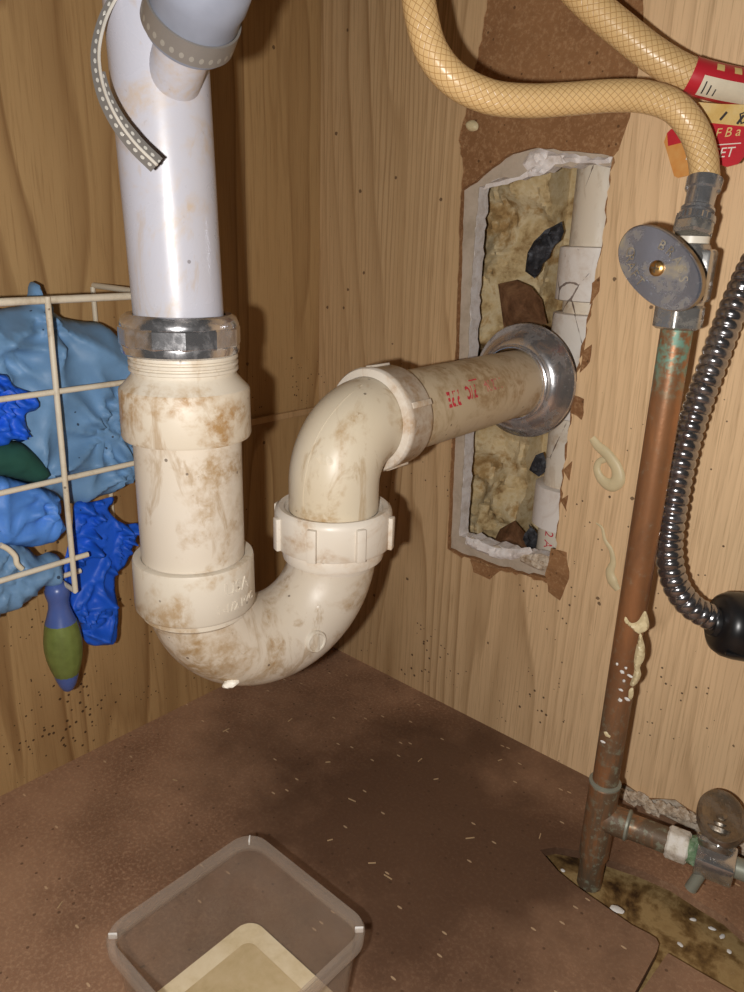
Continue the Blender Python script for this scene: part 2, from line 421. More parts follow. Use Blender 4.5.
def pvc(name, col, stain_tint, amount, rough=0.32, fine=0.5, crack=0.0, lo=0.49):
    t = NT(name)
    a = t.noise(t.co(), 27.0, 5, 0.62, 0.6); b = t.noise(t.co(), 190.0, 5, 0.65, 0.3); e = t.noise(t.sc(t.co(), (60, 60, 24)), 1.0, 5, 0.65, 1.2)
    c = t.mix(t.ramp(t.noise(t.co(), 12.0, 3), [(0.3, 0.0), (0.75, 1.0)]), col, tuple(x*y for x, y in zip(col, (0.96, 0.91, 0.82))))
    m1 = t.math('MULTIPLY', t.ramp(a, [(lo, 0.0), (lo+0.13, 1.0)]), t.ramp(b, [(0.38, 0.10), (0.60, 1.0)]))
    c = t.mix(t.math('MULTIPLY', m1, amount), c, stain_tint)
    m2 = t.ramp(e, [(0.57, 0.0), (0.66, 0.75), (0.74, 0.35)])
    c = t.mix(t.math('MULTIPLY', m2, amount*0.75), c, tuple(x*0.9 for x in stain_tint))
    m3 = t.math('MULTIPLY', t.ramp(t.noise(t.co(), 330.0, 3, 0.6), [(0.66, 0.0), (0.72, 1.0)]), t.ramp(a, [(0.5, 0.0), (0.62, 1.0)]))
    c = t.mix(t.math('MULTIPLY', m3, fine), c, (0.16, 0.085, 0.03))
    vz = t.voro(t.co(), 170.0); keep = t.math('GREATER_THAN', t.sep(vz.outputs['Color'])[1], 0.93)
    dot = t.math('MULTIPLY', t.math('LESS_THAN', vz.outputs['Distance'], 0.13), keep)
    c = t.mix(t.math('MULTIPLY', dot, 0.7*min(1, fine*1.6)), c, (0.06, 0.035, 0.02))
    if crack:
        ve = t.voro(t.sc(t.n('VectorMath', operation='ADD', i_0=0).outputs[0] if False else t.co(), (26, 26, 20)), 1.0, 'DISTANCE_TO_EDGE')
        wob = t.noise(t.co(), 120.0, 3)
        ck = t.math('LESS_THAN', t.math('ADD', ve.outputs['Distance'], t.math('MULTIPLY', wob, 0.05)), 0.034)
        ck = t.math('MULTIPLY', ck, t.ramp(t.noise(t.co(), 30.0, 2), [(0.46, 0.0), (0.52, 1.0)]))
        c = t.mix(t.math('MULTIPLY', ck, crack), c, (0.10, 0.05, 0.03))
    t.set(Base_Color=c, Roughness=t.ramp(a, [(0.35, rough), (0.7, min(1, rough+0.3))]), Specular_IOR_Level=0.45)
    t.bump(b, 0.06, 0.0006)
    return t.m
M['tail_white'] = pvc('white_tubular_plastic', (0.41, 0.415, 0.475), (0.42, 0.29, 0.15), 0.6, 0.2, 0.45, lo=0.49)
M['trap_pvc'] = pvc('stained_trap_pvc', (0.56, 0.50, 0.42), (0.30, 0.185, 0.075), 0.9, 0.3, 0.7)
M['trap_pvc_clean'] = pvc('cream_trap_pvc', (0.57, 0.52, 0.44), (0.33, 0.205, 0.085), 0.75, 0.28, 0.5)
M['hub_pvc'] = pvc('heavily_stained_pvc', (0.55, 0.49, 0.40), (0.30, 0.17, 0.06), 0.95, 0.35, 1.0, lo=0.43)
M['elbow_pvc'] = pvc('cream_elbow_pvc', (0.62, 0.55, 0.43), (0.36, 0.22, 0.085), 0.85, 0.28, 0.6)
M['nut_pvc'] = pvc('white_union_pvc', (0.68, 0.63, 0.56), (0.38, 0.21, 0.07), 0.65, 0.35, 0.4)
M['arm_pvc'] = pvc('beige_arm_pvc', (0.60, 0.51, 0.37), (0.33, 0.2, 0.08), 0.75, 0.33, 0.6)
M['stack_pvc'] = pvc('cracked_stack_pvc', (0.80, 0.73, 0.62), (0.50, 0.34, 0.18), 0.55, 0.4, 0.4, crack=0.9)
M['stack_hub'] = pvc('white_stack_hub', (0.84, 0.80, 0.76), (0.5, 0.34, 0.2), 0.35, 0.4, 0.4, crack=0.8)
M['drip_white'] = plain('dried_white_drip', (0.85, 0.80, 0.70), 0.4)
M['red_ink'] = plain('red_pipe_ink', (0.62, 0.03, 0.06), 0.5, var=0.3, scale=400)
M['faint_ink'] = plain('faint_red_ink', (0.56, 0.16, 0.14), 0.6, var=0.3, scale=400)

def metal(name, col, rough, spots, spot_amt, scale=90, bumpv=0.1, met=1.0):
    t = NT(name); n1 = t.noise(t.co(), scale, 6, 0.65, 0.4); n2 = t.noise(t.co(), scale*4, 4, 0.6)
    f = t.ramp(t.math('ADD', t.math('MULTIPLY', n1, 0.75), t.math('MULTIPLY', n2, 0.25)), [(0.5, 0.0), (0.64, spot_amt)])
    c = t.mix(f, col, spots)
    t.set(Base_Color=c, Metallic=t.math('SUBTRACT', met, t.math('MULTIPLY', f, 0.55*met)), Roughness=t.math('ADD', rough, t.math('MULTIPLY', f, 0.3)))
    t.bump(n2, bumpv, 0.0005); return t.m
M['chrome'] = metal('worn_chrome', (0.60, 0.60, 0.62), 0.17, (0.22, 0.18, 0.14), 0.35, met=0.93)
M['flange'] = metal('spotted_chrome', (0.66, 0.65, 0.66), 0.22, (0.16, 0.14, 0.13), 0.8, 70, met=0.88)
M['valve_metal'] = metal('dull_chrome', (0.50, 0.49, 0.47), 0.22, (0.30, 0.25, 0.17), 0.6, 130, met=0.8)
M['bright_body'] = metal('bright_valve_body', (0.52, 0.51, 0.50), 0.16, (0.3, 0.26, 0.2), 0.3, 150, met=0.8)
M['handle_metal'] = metal('tarnished_handle', (0.36, 0.385, 0.46), 0.22, (0.40, 0.33, 0.20), 0.85, 55, met=0.78)
M['handle_rim'] = metal('brown_handle_rim', (0.34, 0.28, 0.2), 0.35, (0.2, 0.14, 0.08), 0.6)
M['steel_ferrule'] = metal('steel_ferrule', (0.50, 0.50, 0.51), 0.2, (0.3, 0.27, 0.24), 0.4, met=0.82)
M['corroded'] = metal('corroded_knob', (0.34, 0.30, 0.25), 0.42, (0.24, 0.17, 0.105), 0.95, 110, 0.5)
M['brass_screw'] = metal('brass_screw', (0.55, 0.33, 0.12), 0.3, (0.3, 0.15, 0.05), 0.7, 300)
M['strap_steel'] = metal('strap_steel', (0.55, 0.53, 0.50), 0.3, (0.3, 0.25, 0.2), 0.5)
M['spiral_steel'] = metal('spiral_steel', (0.34, 0.33, 0.34), 0.2, (0.2, 0.16, 0.14), 0.35, met=0.92)
def copper():
    t = NT('aged_copper'); n1 = t.noise(t.sc(t.co(), (60, 60, 14)), 1.0, 6, 0.65, 0.5); n2 = t.noise(t.co(), 220.0, 5, 0.65)
    z = t.sep(t.co())[2]
    c = t.mix(t.ramp(n1, [(0.35, 0.0), (0.7, 1.0)]), (0.42, 0.19, 0.08), (0.26, 0.12, 0.055))
    c = t.mix(t.ramp(n2, [(0.62, 0.0), (0.75, 0.6)]), c, (0.42, 0.33, 0.22))
    low = t.ramp(z, [(0.0, 1.0), (0.10, 0.9), (0.17, 0.15), (1.0, 0.0)])
    low = t.math('MULTIPLY', low, t.ramp(n1, [(0.36, 0.2), (0.52, 1.0)]))
    top = t.ramp(z, [(0.322, 0.0), (0.342, 0.8)])
    top = t.math('MULTIPLY', top, t.ramp(n2, [(0.42, 0.0), (0.6, 1.0)]))
    c = t.mix(t.math('MULTIPLY', low, 0.85), c, (0.105, 0.085, 0.055))
    c = t.mix(t.math('MULTIPLY', low, t.ramp(n2, [(0.52, 0.0), (0.62, 0.8)])), c, (0.27, 0.28, 0.20))
    c = t.mix(top, c, (0.14, 0.36, 0.28))
    rust = t.math('MAXIMUM', low, top)
    t.set(Base_Color=c, Metallic=t.math('SUBTRACT', 0.45, t.math('MULTIPLY', rust, 0.35)), Roughness=t.math('ADD', 0.33, t.math('MULTIPLY', rust, 0.25)))
    t.bump(n2, 0.2, 0.0006); return t.m
M['copper'] = copper()
M['verdigris'] = grimy('verdigris_crust', [(0.09, 0.18, 0.08), (0.22, 0.34, 0.2), (0.55, 0.58, 0.45)], 200, 0.85)
M['white_nut'] = grimy('white_crusted_nut', [(0.45, 0.38, 0.28), (0.78, 0.73, 0.64), (0.86, 0.83, 0.78)], 150, 0.6)
M['solder'] = plain('grey_solder', (0.30, 0.31, 0.25), 0.5, 0.3)
M['nylon'] = plain('white_nylon', (0.80, 0.74, 0.62), 0.4)
M['black_plastic'] = plain('black_plastic', (0.012, 0.012, 0.013), 0.32, var=0.3)
M['caulk'] = plain('dried_cream_caulk', (0.74, 0.62, 0.37), 0.45, var=0.1)
M['wire'] = pvc('cream_wire_coating', (0.72, 0.66, 0.54), (0.3, 0.2, 0.1), 0.4, 0.35, 0.9)
def hose_mat():
    t = NT('braided_cream_hose'); uv = t.co('UV'); u, v, _ = t.sep(uv)
    A, B = 13.0, 13.0/(2*math.pi*0.0077)
    p1 = t.math('FRACT', t.math('ADD', t.math('MULTIPLY', u, A), t.math('MULTIPLY', v, B)))
    p2 = t.math('FRACT', t.math('SUBTRACT', t.math('MULTIPLY', u, A), t.math('MULTIPLY', v, B)))
    d1 = t.math('ABSOLUTE', t.math('SUBTRACT', p1, 0.5)); d2 = t.math('ABSOLUTE', t.math('SUBTRACT', p2, 0.5))
    d = t.math('MAXIMUM', d1, d2)
    ln = t.ramp(d, [(0.40, 0.0), (0.5, 1.0)])
    c = t.mix(ln, (0.74, 0.50, 0.23), (0.46, 0.25, 0.085))
    t.set(Base_Color=c, Roughness=0.33, Specular_IOR_Level=0.5)
    t.bump(t.math('SUBTRACT', 1.0, ln), 0.35, 0.0005); return t.m
M['hose'] = hose_mat()
def strap_mat(band=False):
    t = NT('perforated_strap'); u, v, _ = t.sep(t.co('UV'))
    q = t.math('SUBTRACT', t.math('FRACT', t.math('MULTIPLY', u, 30.0) if band else t.math('MULTIPLY', v, 1/0.0034)), 0.5)
    w = t.math('MULTIPLY', t.math('SUBTRACT', v, 0.0048), 150.0) if band else t.math('SUBTRACT', u, 0.5)
    d = t.math('SQRT', t.math('ADD', t.math('MULTIPLY', q, q), t.math('MULTIPLY', t.math('MULTIPLY', w, w), 2.2)))
    hole = t.math('LESS_THAN', d, 0.24)
    c = t.mix(hole, (0.24, 0.22, 0.20), (0.36, 0.34, 0.30) if band else (0.72, 0.69, 0.62))
    t.set(Base_Color=c, Metallic=0.45, Roughness=0.38); t.bump(hole, 0.4, 0.0005); return t.m
M['strap'] = strap_mat(); M['band'] = strap_mat(True)
M['strap_edge'] = plain('strap_edge_steel', (0.78, 0.73, 0.64), 0.35, 0.4)
M['rubber_hose'] = plain('blue_grey_rubber', (0.20, 0.215, 0.26), 0.45)
M['cream_hose'] = plain('cream_inner_hose', (0.50, 0.44, 0.33), 0.4)
def glove(name, col, rough=0.5, speck=0.8, trans=0.0):
    t = NT(name); n1 = t.noise(t.co(), 45.0, 5); 
    c = t.ramp(n1, [(0.3, tuple(x*0.85 for x in col)), (0.7, tuple(min(1, x*1.12) for x in col))])
    vz = t.voro(t.co(), 210.0); keep = t.math('GREATER_THAN', t.sep(vz.outputs['Color'])[0], 0.84)
    dn = t.ramp(t.noise(t.co(), 20.0, 2), [(0.45, 0.0), (0.6, 1.0)])
    dot = t.math('MULTIPLY', t.math('LESS_THAN', vz.outputs['Distance'], t.math('MULTIPLY', dn, 0.23)), keep)
    c = t.mix(t.math('MULTIPLY', dot, speck), c, (0.012, 0.012, 0.02))
    t.set(Base_Color=c, Roughness=rough, Specular_IOR_Level=0.35); t.bump(n1, 0.1, 0.001); return t.m
M['bag_blue'] = glove('pale_blue_plastic', (0.155, 0.30, 0.50), 0.5)
M['glove_royal'] = glove('royal_blue_nitrile', (0.012, 0.105, 0.62), 0.5)
M['glove_mid'] = glove('sky_blue_nitrile', (0.085, 0.245, 0.66), 0.5)
M['glove_grey'] = glove('grey_blue_latex', (0.155, 0.285, 0.46), 0.45)
M['green_sponge'] = glove('dark_green_felt', (0.016, 0.075, 0.055), 0.9, 0.3)
M['brush_blue'] = plain('dull_blue_handle', (0.075, 0.125, 0.36), 0.32)
M['brush_green'] = plain('olive_handle_grip', (0.155, 0.195, 0.05), 0.4, var=0.2, scale=120)
def clear(k=0.0):
    t = NT('cloudy_clear_plastic')
    n1 = t.noise(t.co(), 55.0, 4)
    t.set(Base_Color=(0.66, 0.57, 0.48), Roughness=0.16, IOR=1.45, Specular_IOR_Level=0.6)
    tr = t.n('BsdfTransparent'); tr.inputs[0].default_value = (0.93, 0.91, 0.89, 1)
    mx = t.n('MixShader'); lw = t.n('LayerWeight'); lw.inputs[0].default_value = 0.35
    f = t.math('ADD', t.math('MULTIPLY', lw.outputs['Facing'], 0.24), t.ramp(n1, [(0.3, 0.02 + k), (0.75, 0.07 + k)]))
    t.put(mx.inputs[0], f); t.t.links.new(tr.outputs[0], mx.inputs[1]); t.t.links.new(t.b.outputs[0], mx.inputs[2])
    t.t.links.new(mx.outputs[0], t.out.inputs[0]); return t.m
M['clear'] = clear(); M['rim'] = clear(0.12)
M['murk'] = grimy('murky_water', [(0.50, 0.38, 0.20), (0.60, 0.47, 0.27), (0.66, 0.53, 0.33)], 40, 0.12, 0.02)
M['silt'] = grimy('beige_silt', [(0.62, 0.50, 0.30), (0.72, 0.60, 0.40), (0.78, 0.67, 0.47)], 60, 0.35, 0.1)
M['tag_red'] = plain('red_label_paper', (0.52, 0.022, 0.035), 0.35)
M['tag_white'] = plain('off_white_label', (0.74, 0.66, 0.50), 0.4)
M['tag_yellow'] = grimy('yellow_label', [(0.62, 0.40, 0.12), (0.70, 0.50, 0.19), (0.74, 0.58, 0.30)], 70, 0.35, 0.05)
M['tag_orange'] = grimy('orange_label', [(0.52, 0.13, 0.05), (0.62, 0.27, 0.07), (0.66, 0.36, 0.12)], 40, 0.35, 0.05)
M['ink'] = plain('black_ink', (0.03, 0.025, 0.025), 0.5)
M['print_white'] = plain('white_print', (0.78, 0.72, 0.62), 0.45)
M['print_gold'] = plain('gold_print', (0.72, 0.52, 0.20), 0.45)
M['chip'] = plain('white_chip', (0.82, 0.80, 0.76), 0.6)
M['splinter'] = plain('pale_splinter', (0.52, 0.36, 0.20), 0.7)

# ================================================================ SETTING
EX = 0.80
# left cabinet side
bm = box((-0.009, -EX/2, EX/2 - 0.02), (0.018, EX, EX + 0.04))
struct('wall_left', bm, M['wood_left'])

# back panel: fibreboard sheet with the sawn hole, wood-grain veneer on its face (torn off above the hole)
def WY(px, Y=0.0): return [PY(a, b, Y) for a, b in px]
right_px = [(613, 157), (607, 200), (601, 245), (595, 275), (590, 310), (582, 345), (575, 385), (568, 430), (563, 470), (559, 510), (556, 545), (550, 580)]
left_px = [(448, 549), (451, 470), (455, 380), (458, 290), (461, 190)]
top_px = [(461, 190), (476, 181), (492, 174), (504, 160), (515, 153), (540, 147), (575, 150), (613, 157)]
bot_px = [(550, 580), (520, 573), (490, 564), (465, 556), (448, 549)]
pan_top = [(461, 190), (474, 181), (490, 168), (510, 154), (535, 148), (575, 151), (613, 157)]
def edge_loop(segs, amps, step, seed, Y):
    out = []
    for k, (s, a) in enumerate(zip(segs, amps)):
        q = jag(WY(s, Y), a, step, seed+k)
        for p in q: p.y = Y
        out += q[:-1]
    return out
YV, YP = 0.0, 0.0009          # veneer face, fibreboard face
panel_hole = edge_loop([pan_top, right_px, bot_px, left_px], [0.0007, 0.0011, 0.0011, 0.0004], 0.005, 3, YP)
x0, x1, zt, zb = 0.0, 0.80, 0.80, 0.0
def back_outline(Y, lift):
    base = [V((0.0, Y, zb)), V((0.312, Y, zb))]
    rr = random.Random(11 + int(lift*1000)); x = 0.318
    prof = [(0.318, 0.004), (0.326, 0.008), (0.335, 0.006), (0.342, 0.004), (0.352, 0.011), (0.362, 0.016), (0.372, 0.014), (0.384, 0.013), (0.395, 0.018), (0.41, 0.02), (0.43, 0.019), (0.46, 0.02)]
    for a, b in prof: base.append(V((a, Y, b + lift + rr.uniform(-.0012, .0012))))
    base += [V((0.5, Y, 0.02)), V((x1, Y, 0.02)), V((x1, Y, zt)), V((x0, Y, zt))]
    return base
bm = sheet(back_outline(YP, 0.0), [panel_hole], (0, 1, 0), 0.0042)
wb = struct('wall_back', bm, M['fibre'])
# veneer with the torn area reaching up past the top of the frame
tear = []
tl = [(461, 190), (463, 165), (458, 140), (465, 115), (470, 90), (478, 55), (483, 25), (487, 0), (492, -40)]
tr_ = [(650, -40), (644, 0), (640, 45), (636, 90), (627, 125), (619, 150), (613, 157)]
vhole = []
for seg, am, sd in ((tl, 0.0008, 21), (tr_, 0.0008, 22), ([(a+1, b) for a, b in right_px], 0.0014, 23), ([(a, b+3) for a, b in bot_px], 0.0016, 24), ([(a-1, b) for a, b in left_px], 0.0004, 25)):
    q = jag(WY(seg, YV), am, 0.004, sd)
    for p in q: p.y = YV
    vhole += q[:-1] if sd in (23, 24, 25) else q
# drop doubled corner points
cl = []
for p in vhole:
    if not cl or (p-cl[-1]).length > 0.0006: cl.append(p)
while (cl[0]-cl[-1]).length < 0.0006: cl.pop()
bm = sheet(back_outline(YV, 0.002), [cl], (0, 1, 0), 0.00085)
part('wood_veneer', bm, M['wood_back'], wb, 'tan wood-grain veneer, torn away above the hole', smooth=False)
# chipped brown flakes of veneer at the right and lower rim
for k, pts in enumerate([[(592, 283), (600, 276), (598, 292), (590, 304)], [(582, 352), (592, 345), (590, 362), (580, 372)], [(572, 395), (584, 400), (582, 420), (571, 412)],
                         [(560, 500), (568, 496), (566, 512)], [(551, 548), (566, 553), (570, 578), (560, 600), (549, 592), (545, 575)], [(470, 560), (500, 570), (490, 580), (474, 572)], [(563, 470), (572, 462), (569, 480)]]):
    q = [PY(a, b, -0.0006) for a, b in pts]
    part('veneer_flake', sheet(jag(q, 0.0007, 0.004, 60+k, True), [], (0, 1, 0), 0.0006), M['fibre'], wb, 'brown torn flake at the hole rim', smooth=False)

# drywall behind the panel: paper face, gypsum core
YD = YP + 0.0043
dl = [(459, 536), (463, 470), (467, 380), (471, 290), (475, 230), (479, 187)]
dt = [(479, 187), (487, 183), (500, 180), (522, 177), (540, 172), (553, 166), (585, 165), (612, 164)]
db = [(560, 558), (540, 556), (520, 553), (500, 548), (478, 540), (459, 536)]
dr = [(618, 164), (604, 300), (585, 420), (560, 558)]
dloop = edge_loop([dt, dr, db, dl], [0.0016, 0.0005, 0.0018, 0.0006], 0.004, 40, YD)
dout = [V((0.10, YD, 0.10)), V((0.32, YD, 0.10)), V((0.32, YD, 0.52)), V((0.10, YD, 0.52))]
part('drywall_face', sheet(dout, [dloop], (0, 1, 0), 0.0006), M['drywall_face'], wb, 'grey-beige drywall paper around the hole', smooth=False)
d2 = [p + V((0, 0.0006, 0)) for p in dloop]
part('drywall_core', sheet([p + V((0, 0.0006, 0)) for p in dout], [jag(d2, 0.0005, 0.0035, 44, True)], (0, 1, 0), 0.0125), M['gypsum'], wb, 'white gypsum edge of the drywall', smooth=False)
# broken white gypsum along the top edge and bottom edge of the opening
for k, (pts, m) in enumerate([([(486, 184), (500, 181), (520, 176), (527, 170), (523, 165), (530, 153), (541, 149), (552, 153), (575, 154), (592, 158), (612, 157), (611, 163), (590, 164), (570, 161), (556, 165), (545, 174), (528, 177), (512, 183), (492, 187), (484, 189)], 'gypsum'),
                              ([(466, 536), (478, 540), (492, 547), (510, 549), (531, 547), (533, 552), (515, 559), (497, 559), (478, 551), (465, 544)], 'gypsum'),
                              ([(520, 556), (540, 553), (549, 557), (550, 572), (538, 570), (520, 562)], 'plaster')]):
    q = [PY(a, b, YP + 0.003) for a, b in pts]
    part('broken_gypsum', puff(jag(q, 0.0007, 0.004, 70+k, True), (0, -1, 0), 0.0034, 0.0022, 0.0013, 260, 5+k, edge=0.003, round_loop=False), M[m], wb, 'crumbled white gypsum edge')
# cavity: sheathing behind and studs either side so that the hole is closed
part('plaster_bed', box((0.45, 0.0135, 0.022), (0.30, 0.016, 0.06)), M['plaster'], wb, 'crumbling plaster behind the broken panel foot')
part('cavity_back', box((0.21, 0.115, 0.3), (0.36, 0.012, 0.5)), M['stud'], wb, 'dark boards at the back of the wall cavity')
for sx in (0.085, 0.335): part('stud', box((sx, 0.064, 0.3), (0.04, 0.09, 0.5)), M['stud'], wb)
for sz in (0.075, 0.545): part('blocking', box((0.21, 0.064, sz), (0.21, 0.09, 0.03)), M['stud'], wb)

# floor sheet with the rotten cut-out, loose panel and subfloor
far = [PZ(a, b, 0) for a, b in [(744, 934), (725, 917), (700, 902), (672, 884), (640, 870), (610, 860), (580, 851), (556, 847), (540, 850)]]
near = [PZ(a, b, 0) for a, b in [(540, 850), (547, 858), (558, 871), (575, 885), (592, 897), (612, 911), (632, 925), (648, 933), (656, 938), (659, 944), (657, 951), (648, 968), (635, 992)]]
d = (near[-1]-near[-2]).normalized()
endp = near[-1] + d*((-EX - near[-1].y)/d.y)
fo = [V((0, 0, 0)), V((EX, 0, 0)), V((EX, far[0].y-0.02, 0))] + far[:-1] + near + [endp, V((0, -EX, 0))]
fo = [V((p.x, p.y, 0)) for p in fo]
flo = struct('floor', sheet(fo, [], (0, 0, -1), 0.006), M['floor'])
part('subfloor', box((0.53, -0.4, -0.019), (0.54, 0.82, 0.01)), M['subfloor'], flo, 'water-stained yellow-brown subfloor showing in the cut-out')
q = [PZ(a, b, -0.002) for a, b in [(668, 953), (700, 972), (744, 997), (800, 1030)]]
pn = [q[0], q[1], q[2], q[3], V((EX, -0.14, -0.002)), V((EX, -EX, -0.002)), endp + V((0.003, 0, -0.002)), PZ(640, 993, -0.002)]
part('floor_panel', sheet([V((p.x, p.y, -0.002)) for p in pn], [], (0, 0, -1), 0.006), M['floor'], flo, 'second brown floor board beyond the gap', smooth=False)
# small wooden ledge on the left side
a, b = PX(250, 423, 0.0), PX(314, 408, 0.0)
struct('trim_1', box(((0.002), (a.y-0.02)/2, (a.z+b.z)/2), (0.004, -a.y + 0.02, 0.0055), bevel=0.0008), M['wood_strip'], label='thin wooden ledge strip on the left cabinet side')

# ================================================================ DRAIN TAILPIECE, TRAP, ARM
TX, TY = 0.209, -0.2848            # trap inlet axis
RX, RY = 0.222, -0.2055            # riser axis
WALLP = V((0.2115, -0.006, 0.2932)) # where the arm meets the wall
ARM0 = V((RX, RY, 0.2928)); ADIR = (WALLP-ARM0).normalized()
ASIDE = ADIR.cross(V((0, 0, 1))).normalized(); AUP = ASIDE.cross(ADIR)
JD = V((RX-TX, RY-TY, 0)); JL = JD.length; JD.normalize(); JN = V((-JD.y, JD.x, 0)); JN = JN if JN.x > 0 else -JN
# --- tailpiece
tp = thing('drain_tailpiece', 'glossy white vertical drain tailpiece with side inlet at upper left', 'drain pipe', (TX, TY-0.001, 0.343))
part('tube', lathe([(0.0184, 0.0), (0.0184, 0.24)], (TX, TY-0.001, 0.343), (0.0, -0.030, 1), 64, caps=False), M['tail_white'], tp)
B0 = V((TX, TY-0.003, 0.4285))
B1 = PD(198, -4, 0.243)
bd = (B1-B0).normalized()
bl = (B1-B0).length
part('side_inlet', lathe([(0.0098, 0.0), (0.0098, bl*0.95)], B0, bd, 40, caps=False), M['tail_white'], tp, 'white side inlet stub')
# --- dishwasher hose pushed on the inlet
HS = B0 + bd*(bl*0.70)
dh = thing('dishwasher_hose', 'blue-grey rubber drain hose clamped to the white side inlet', 'hose', HS)
part('hose_wall', lathe([(0.0099, 0.001), (0.0146, 0.0), (0.0152, 0.001), (0.0152, 0.016), (0.0158, 0.018), (0.0158, 0.026), (0.0140, 0.029)], HS, bd, 48, caps=False), M['rubber_hose'], dh)
part('corrugated_tail', tube([HS + bd*(0.024 + 0.0012*i) + V((0, 0, 0.00002*i*i)) for i in range(60)], lambda s: 0.0126 + 0.0012*math.sin(s*900), 32), M['cream_hose'], dh, 'cream corrugated part of the hose')
hc = thing('hose_clamp', 'perforated steel hose clamp with long loose strap tail over white pipe', 'hose clamp', HS)
part('band', lathe([(0.0153, 0.0022), (0.0161, 0.0022), (0.0161, 0.0105), (0.0153, 0.0105)], HS, bd, 64, caps=False), M['band'], hc, 'steel band around the hose')
sp = spline([PD(126, -14, 0.257), PD(114, 2, 0.257), PD(104, 25, 0.257), PD(99, 55, 0.256), PD(104, 88, 0.255), PD(117, 118, 0.254), PD(135, 143, 0.254), PD(157, 165, 0.254)], 10)
def strap_half(pts, side, w):
    bm = bmesh.new(); uvl = bm.loops.layers.uv.verify(); s = 0; prev = None
    m = len(pts)
    for i, p in enumerate(pts):
        t = (pts[min(i+1, m-1)]-pts[max(i-1, 0)]).normalized(); view = (CAM-p).normalized()
        lat = t.cross(view).normalized()*side
        k = i/(m-1)
        ww = w*(0.55 + 0.45*min(1, k*1.6))
        vdir = (lat*0.86 - view*0.5).normalized()
        if i: s += (p-pts[i-1]).length
        a, b = p, p + vdir*ww; tk = view*-0.0005
        row = [bm.verts.new(a), bm.verts.new(b), bm.verts.new(b+tk), bm.verts.new(a+tk)]
        if prev:
            for c in range(4):
                e = (c+1) % 4
                f = bm.faces.new((prev[0][c], prev[0][e], row[e], row[c]))
                us = (0.0, 1.0, 1.0, 0.0)
                for lp, uvv in zip(f.loops, ((us[c], prev[1]), (us[e], prev[1]), (us[e], s), (us[c], s))): lp[uvl].uv = uvv
        else: bm.faces.new(row)
        prev = (row, s)
    bm.faces.new(prev[0]); return bm
part('strap_tail', strap_half(sp, 1, 0.0037), M['strap'], hc, 'loose slotted strap end')
part('strap_fold', strap_half(sp[len(sp)//2:], -1, 0.0034), M['strap'], hc, 'folded far half of the strap end')
part('strap_edge', tube(sp, 0.00055, 8), M['strap_edge'], hc, 'bright strap edge')

# --- chrome slip nut
NZ = 0.3365
sn = thing('slip_nut', 'shiny chrome slip nut joining white tailpiece to stained trap', 'pipe nut', (TX, TY, NZ))
def nutmod(k, depth, ph=0.0):
    def f(a, t):
        x = ((a+ph) % (2*math.pi/k)) - math.pi/k
        return min(1.0, (1-depth)/math.cos(x))
    return f
part('body', lathe([(0.0190, 0.0162), (0.0215, 0.0165), (0.0234, 0.0152), (0.0244, 0.0128), (0.0243, 0.0116), (0.0225, 0.0112)], (TX, TY-0.001, NZ), (0, 0, 1), 64, caps=False), M['chrome'], sn, 'domed chrome collar')
part('facets', lathe([(0.0225, 0.0118), (0.0246, 0.0117), (0.0251, 0.0110), (0.0251, 0.0044), (0.0246, 0.0037), (0.0225, 0.0036)], (TX, TY-0.001, NZ), (0, 0, 1), 96, caps=False, rmod=nutmod(12, 0.03)), M['chrome'], sn, 'faceted chrome grip band', angle=14)
part('lower_lip', lathe([(0.0225, 0.0042), (0.0244, 0.0040), (0.0245, 0.0030), (0.0242, 0.0008), (0.0232, 0.0), (0.0215, 0.0)], (TX, TY-0.001, NZ), (0, 0, 1), 64, caps=False), M['chrome'], sn)

# --- P-trap
pt = thing('p_trap', 'stained cream plastic P-trap with U-bend hanging in the middle', 'drain trap', (TX, (TY+RY)/2, 0.163))
A = (TX, TY, 0.0)
th = [(0.0200, 0.3372), (0.0222, 0.3372)]
for k in range(3): z = 0.3362 - k*0.0026; th += [(0.0229, z), (0.0229, z-0.0012), (0.0221, z-0.0016), (0.0221, z-0.0023)]
part('threads', lathe(th + [(0.0219, 0.3275)], A, (0, 0, 1), 64, caps=False), M['trap_pvc_clean'], pt, 'cream threaded neck')
part('adapter', lathe([(0.0219, 0.3285), (0.0226, 0.3272), (0.0262, 0.3232), (0.0272, 0.3222)], A, (0, 0, 1), 64, caps=False), M['trap_pvc_clean'], pt)
part('upper_hub', lathe([(0.0271, 0.3225), (0.0276, 0.3215), (0.0278, 0.3020), (0.0273, 0.3008), (0.0238, 0.3005)], A, (0, 0, 1), 64, caps=False), M['hub_pvc'], pt, 'heavily brown-stained upper hub')
part('straight_pipe', lathe([(0.0234, 0.3015), (0.0234, 0.2400)], A, (0, 0, 1), 64, caps=False), M['trap_pvc'], pt)
part('lower_hub', lathe([(0.0236, 0.2440), (0.0254, 0.2444), (0.0272, 0.2440), (0.0276, 0.2425), (0.0278, 0.2205), (0.0270, 0.2192), (0.0245, 0.2190)], A, (0, 0, 1), 64, caps=False), M['trap_pvc_clean'], pt, 'lower hub with moulded lettering')
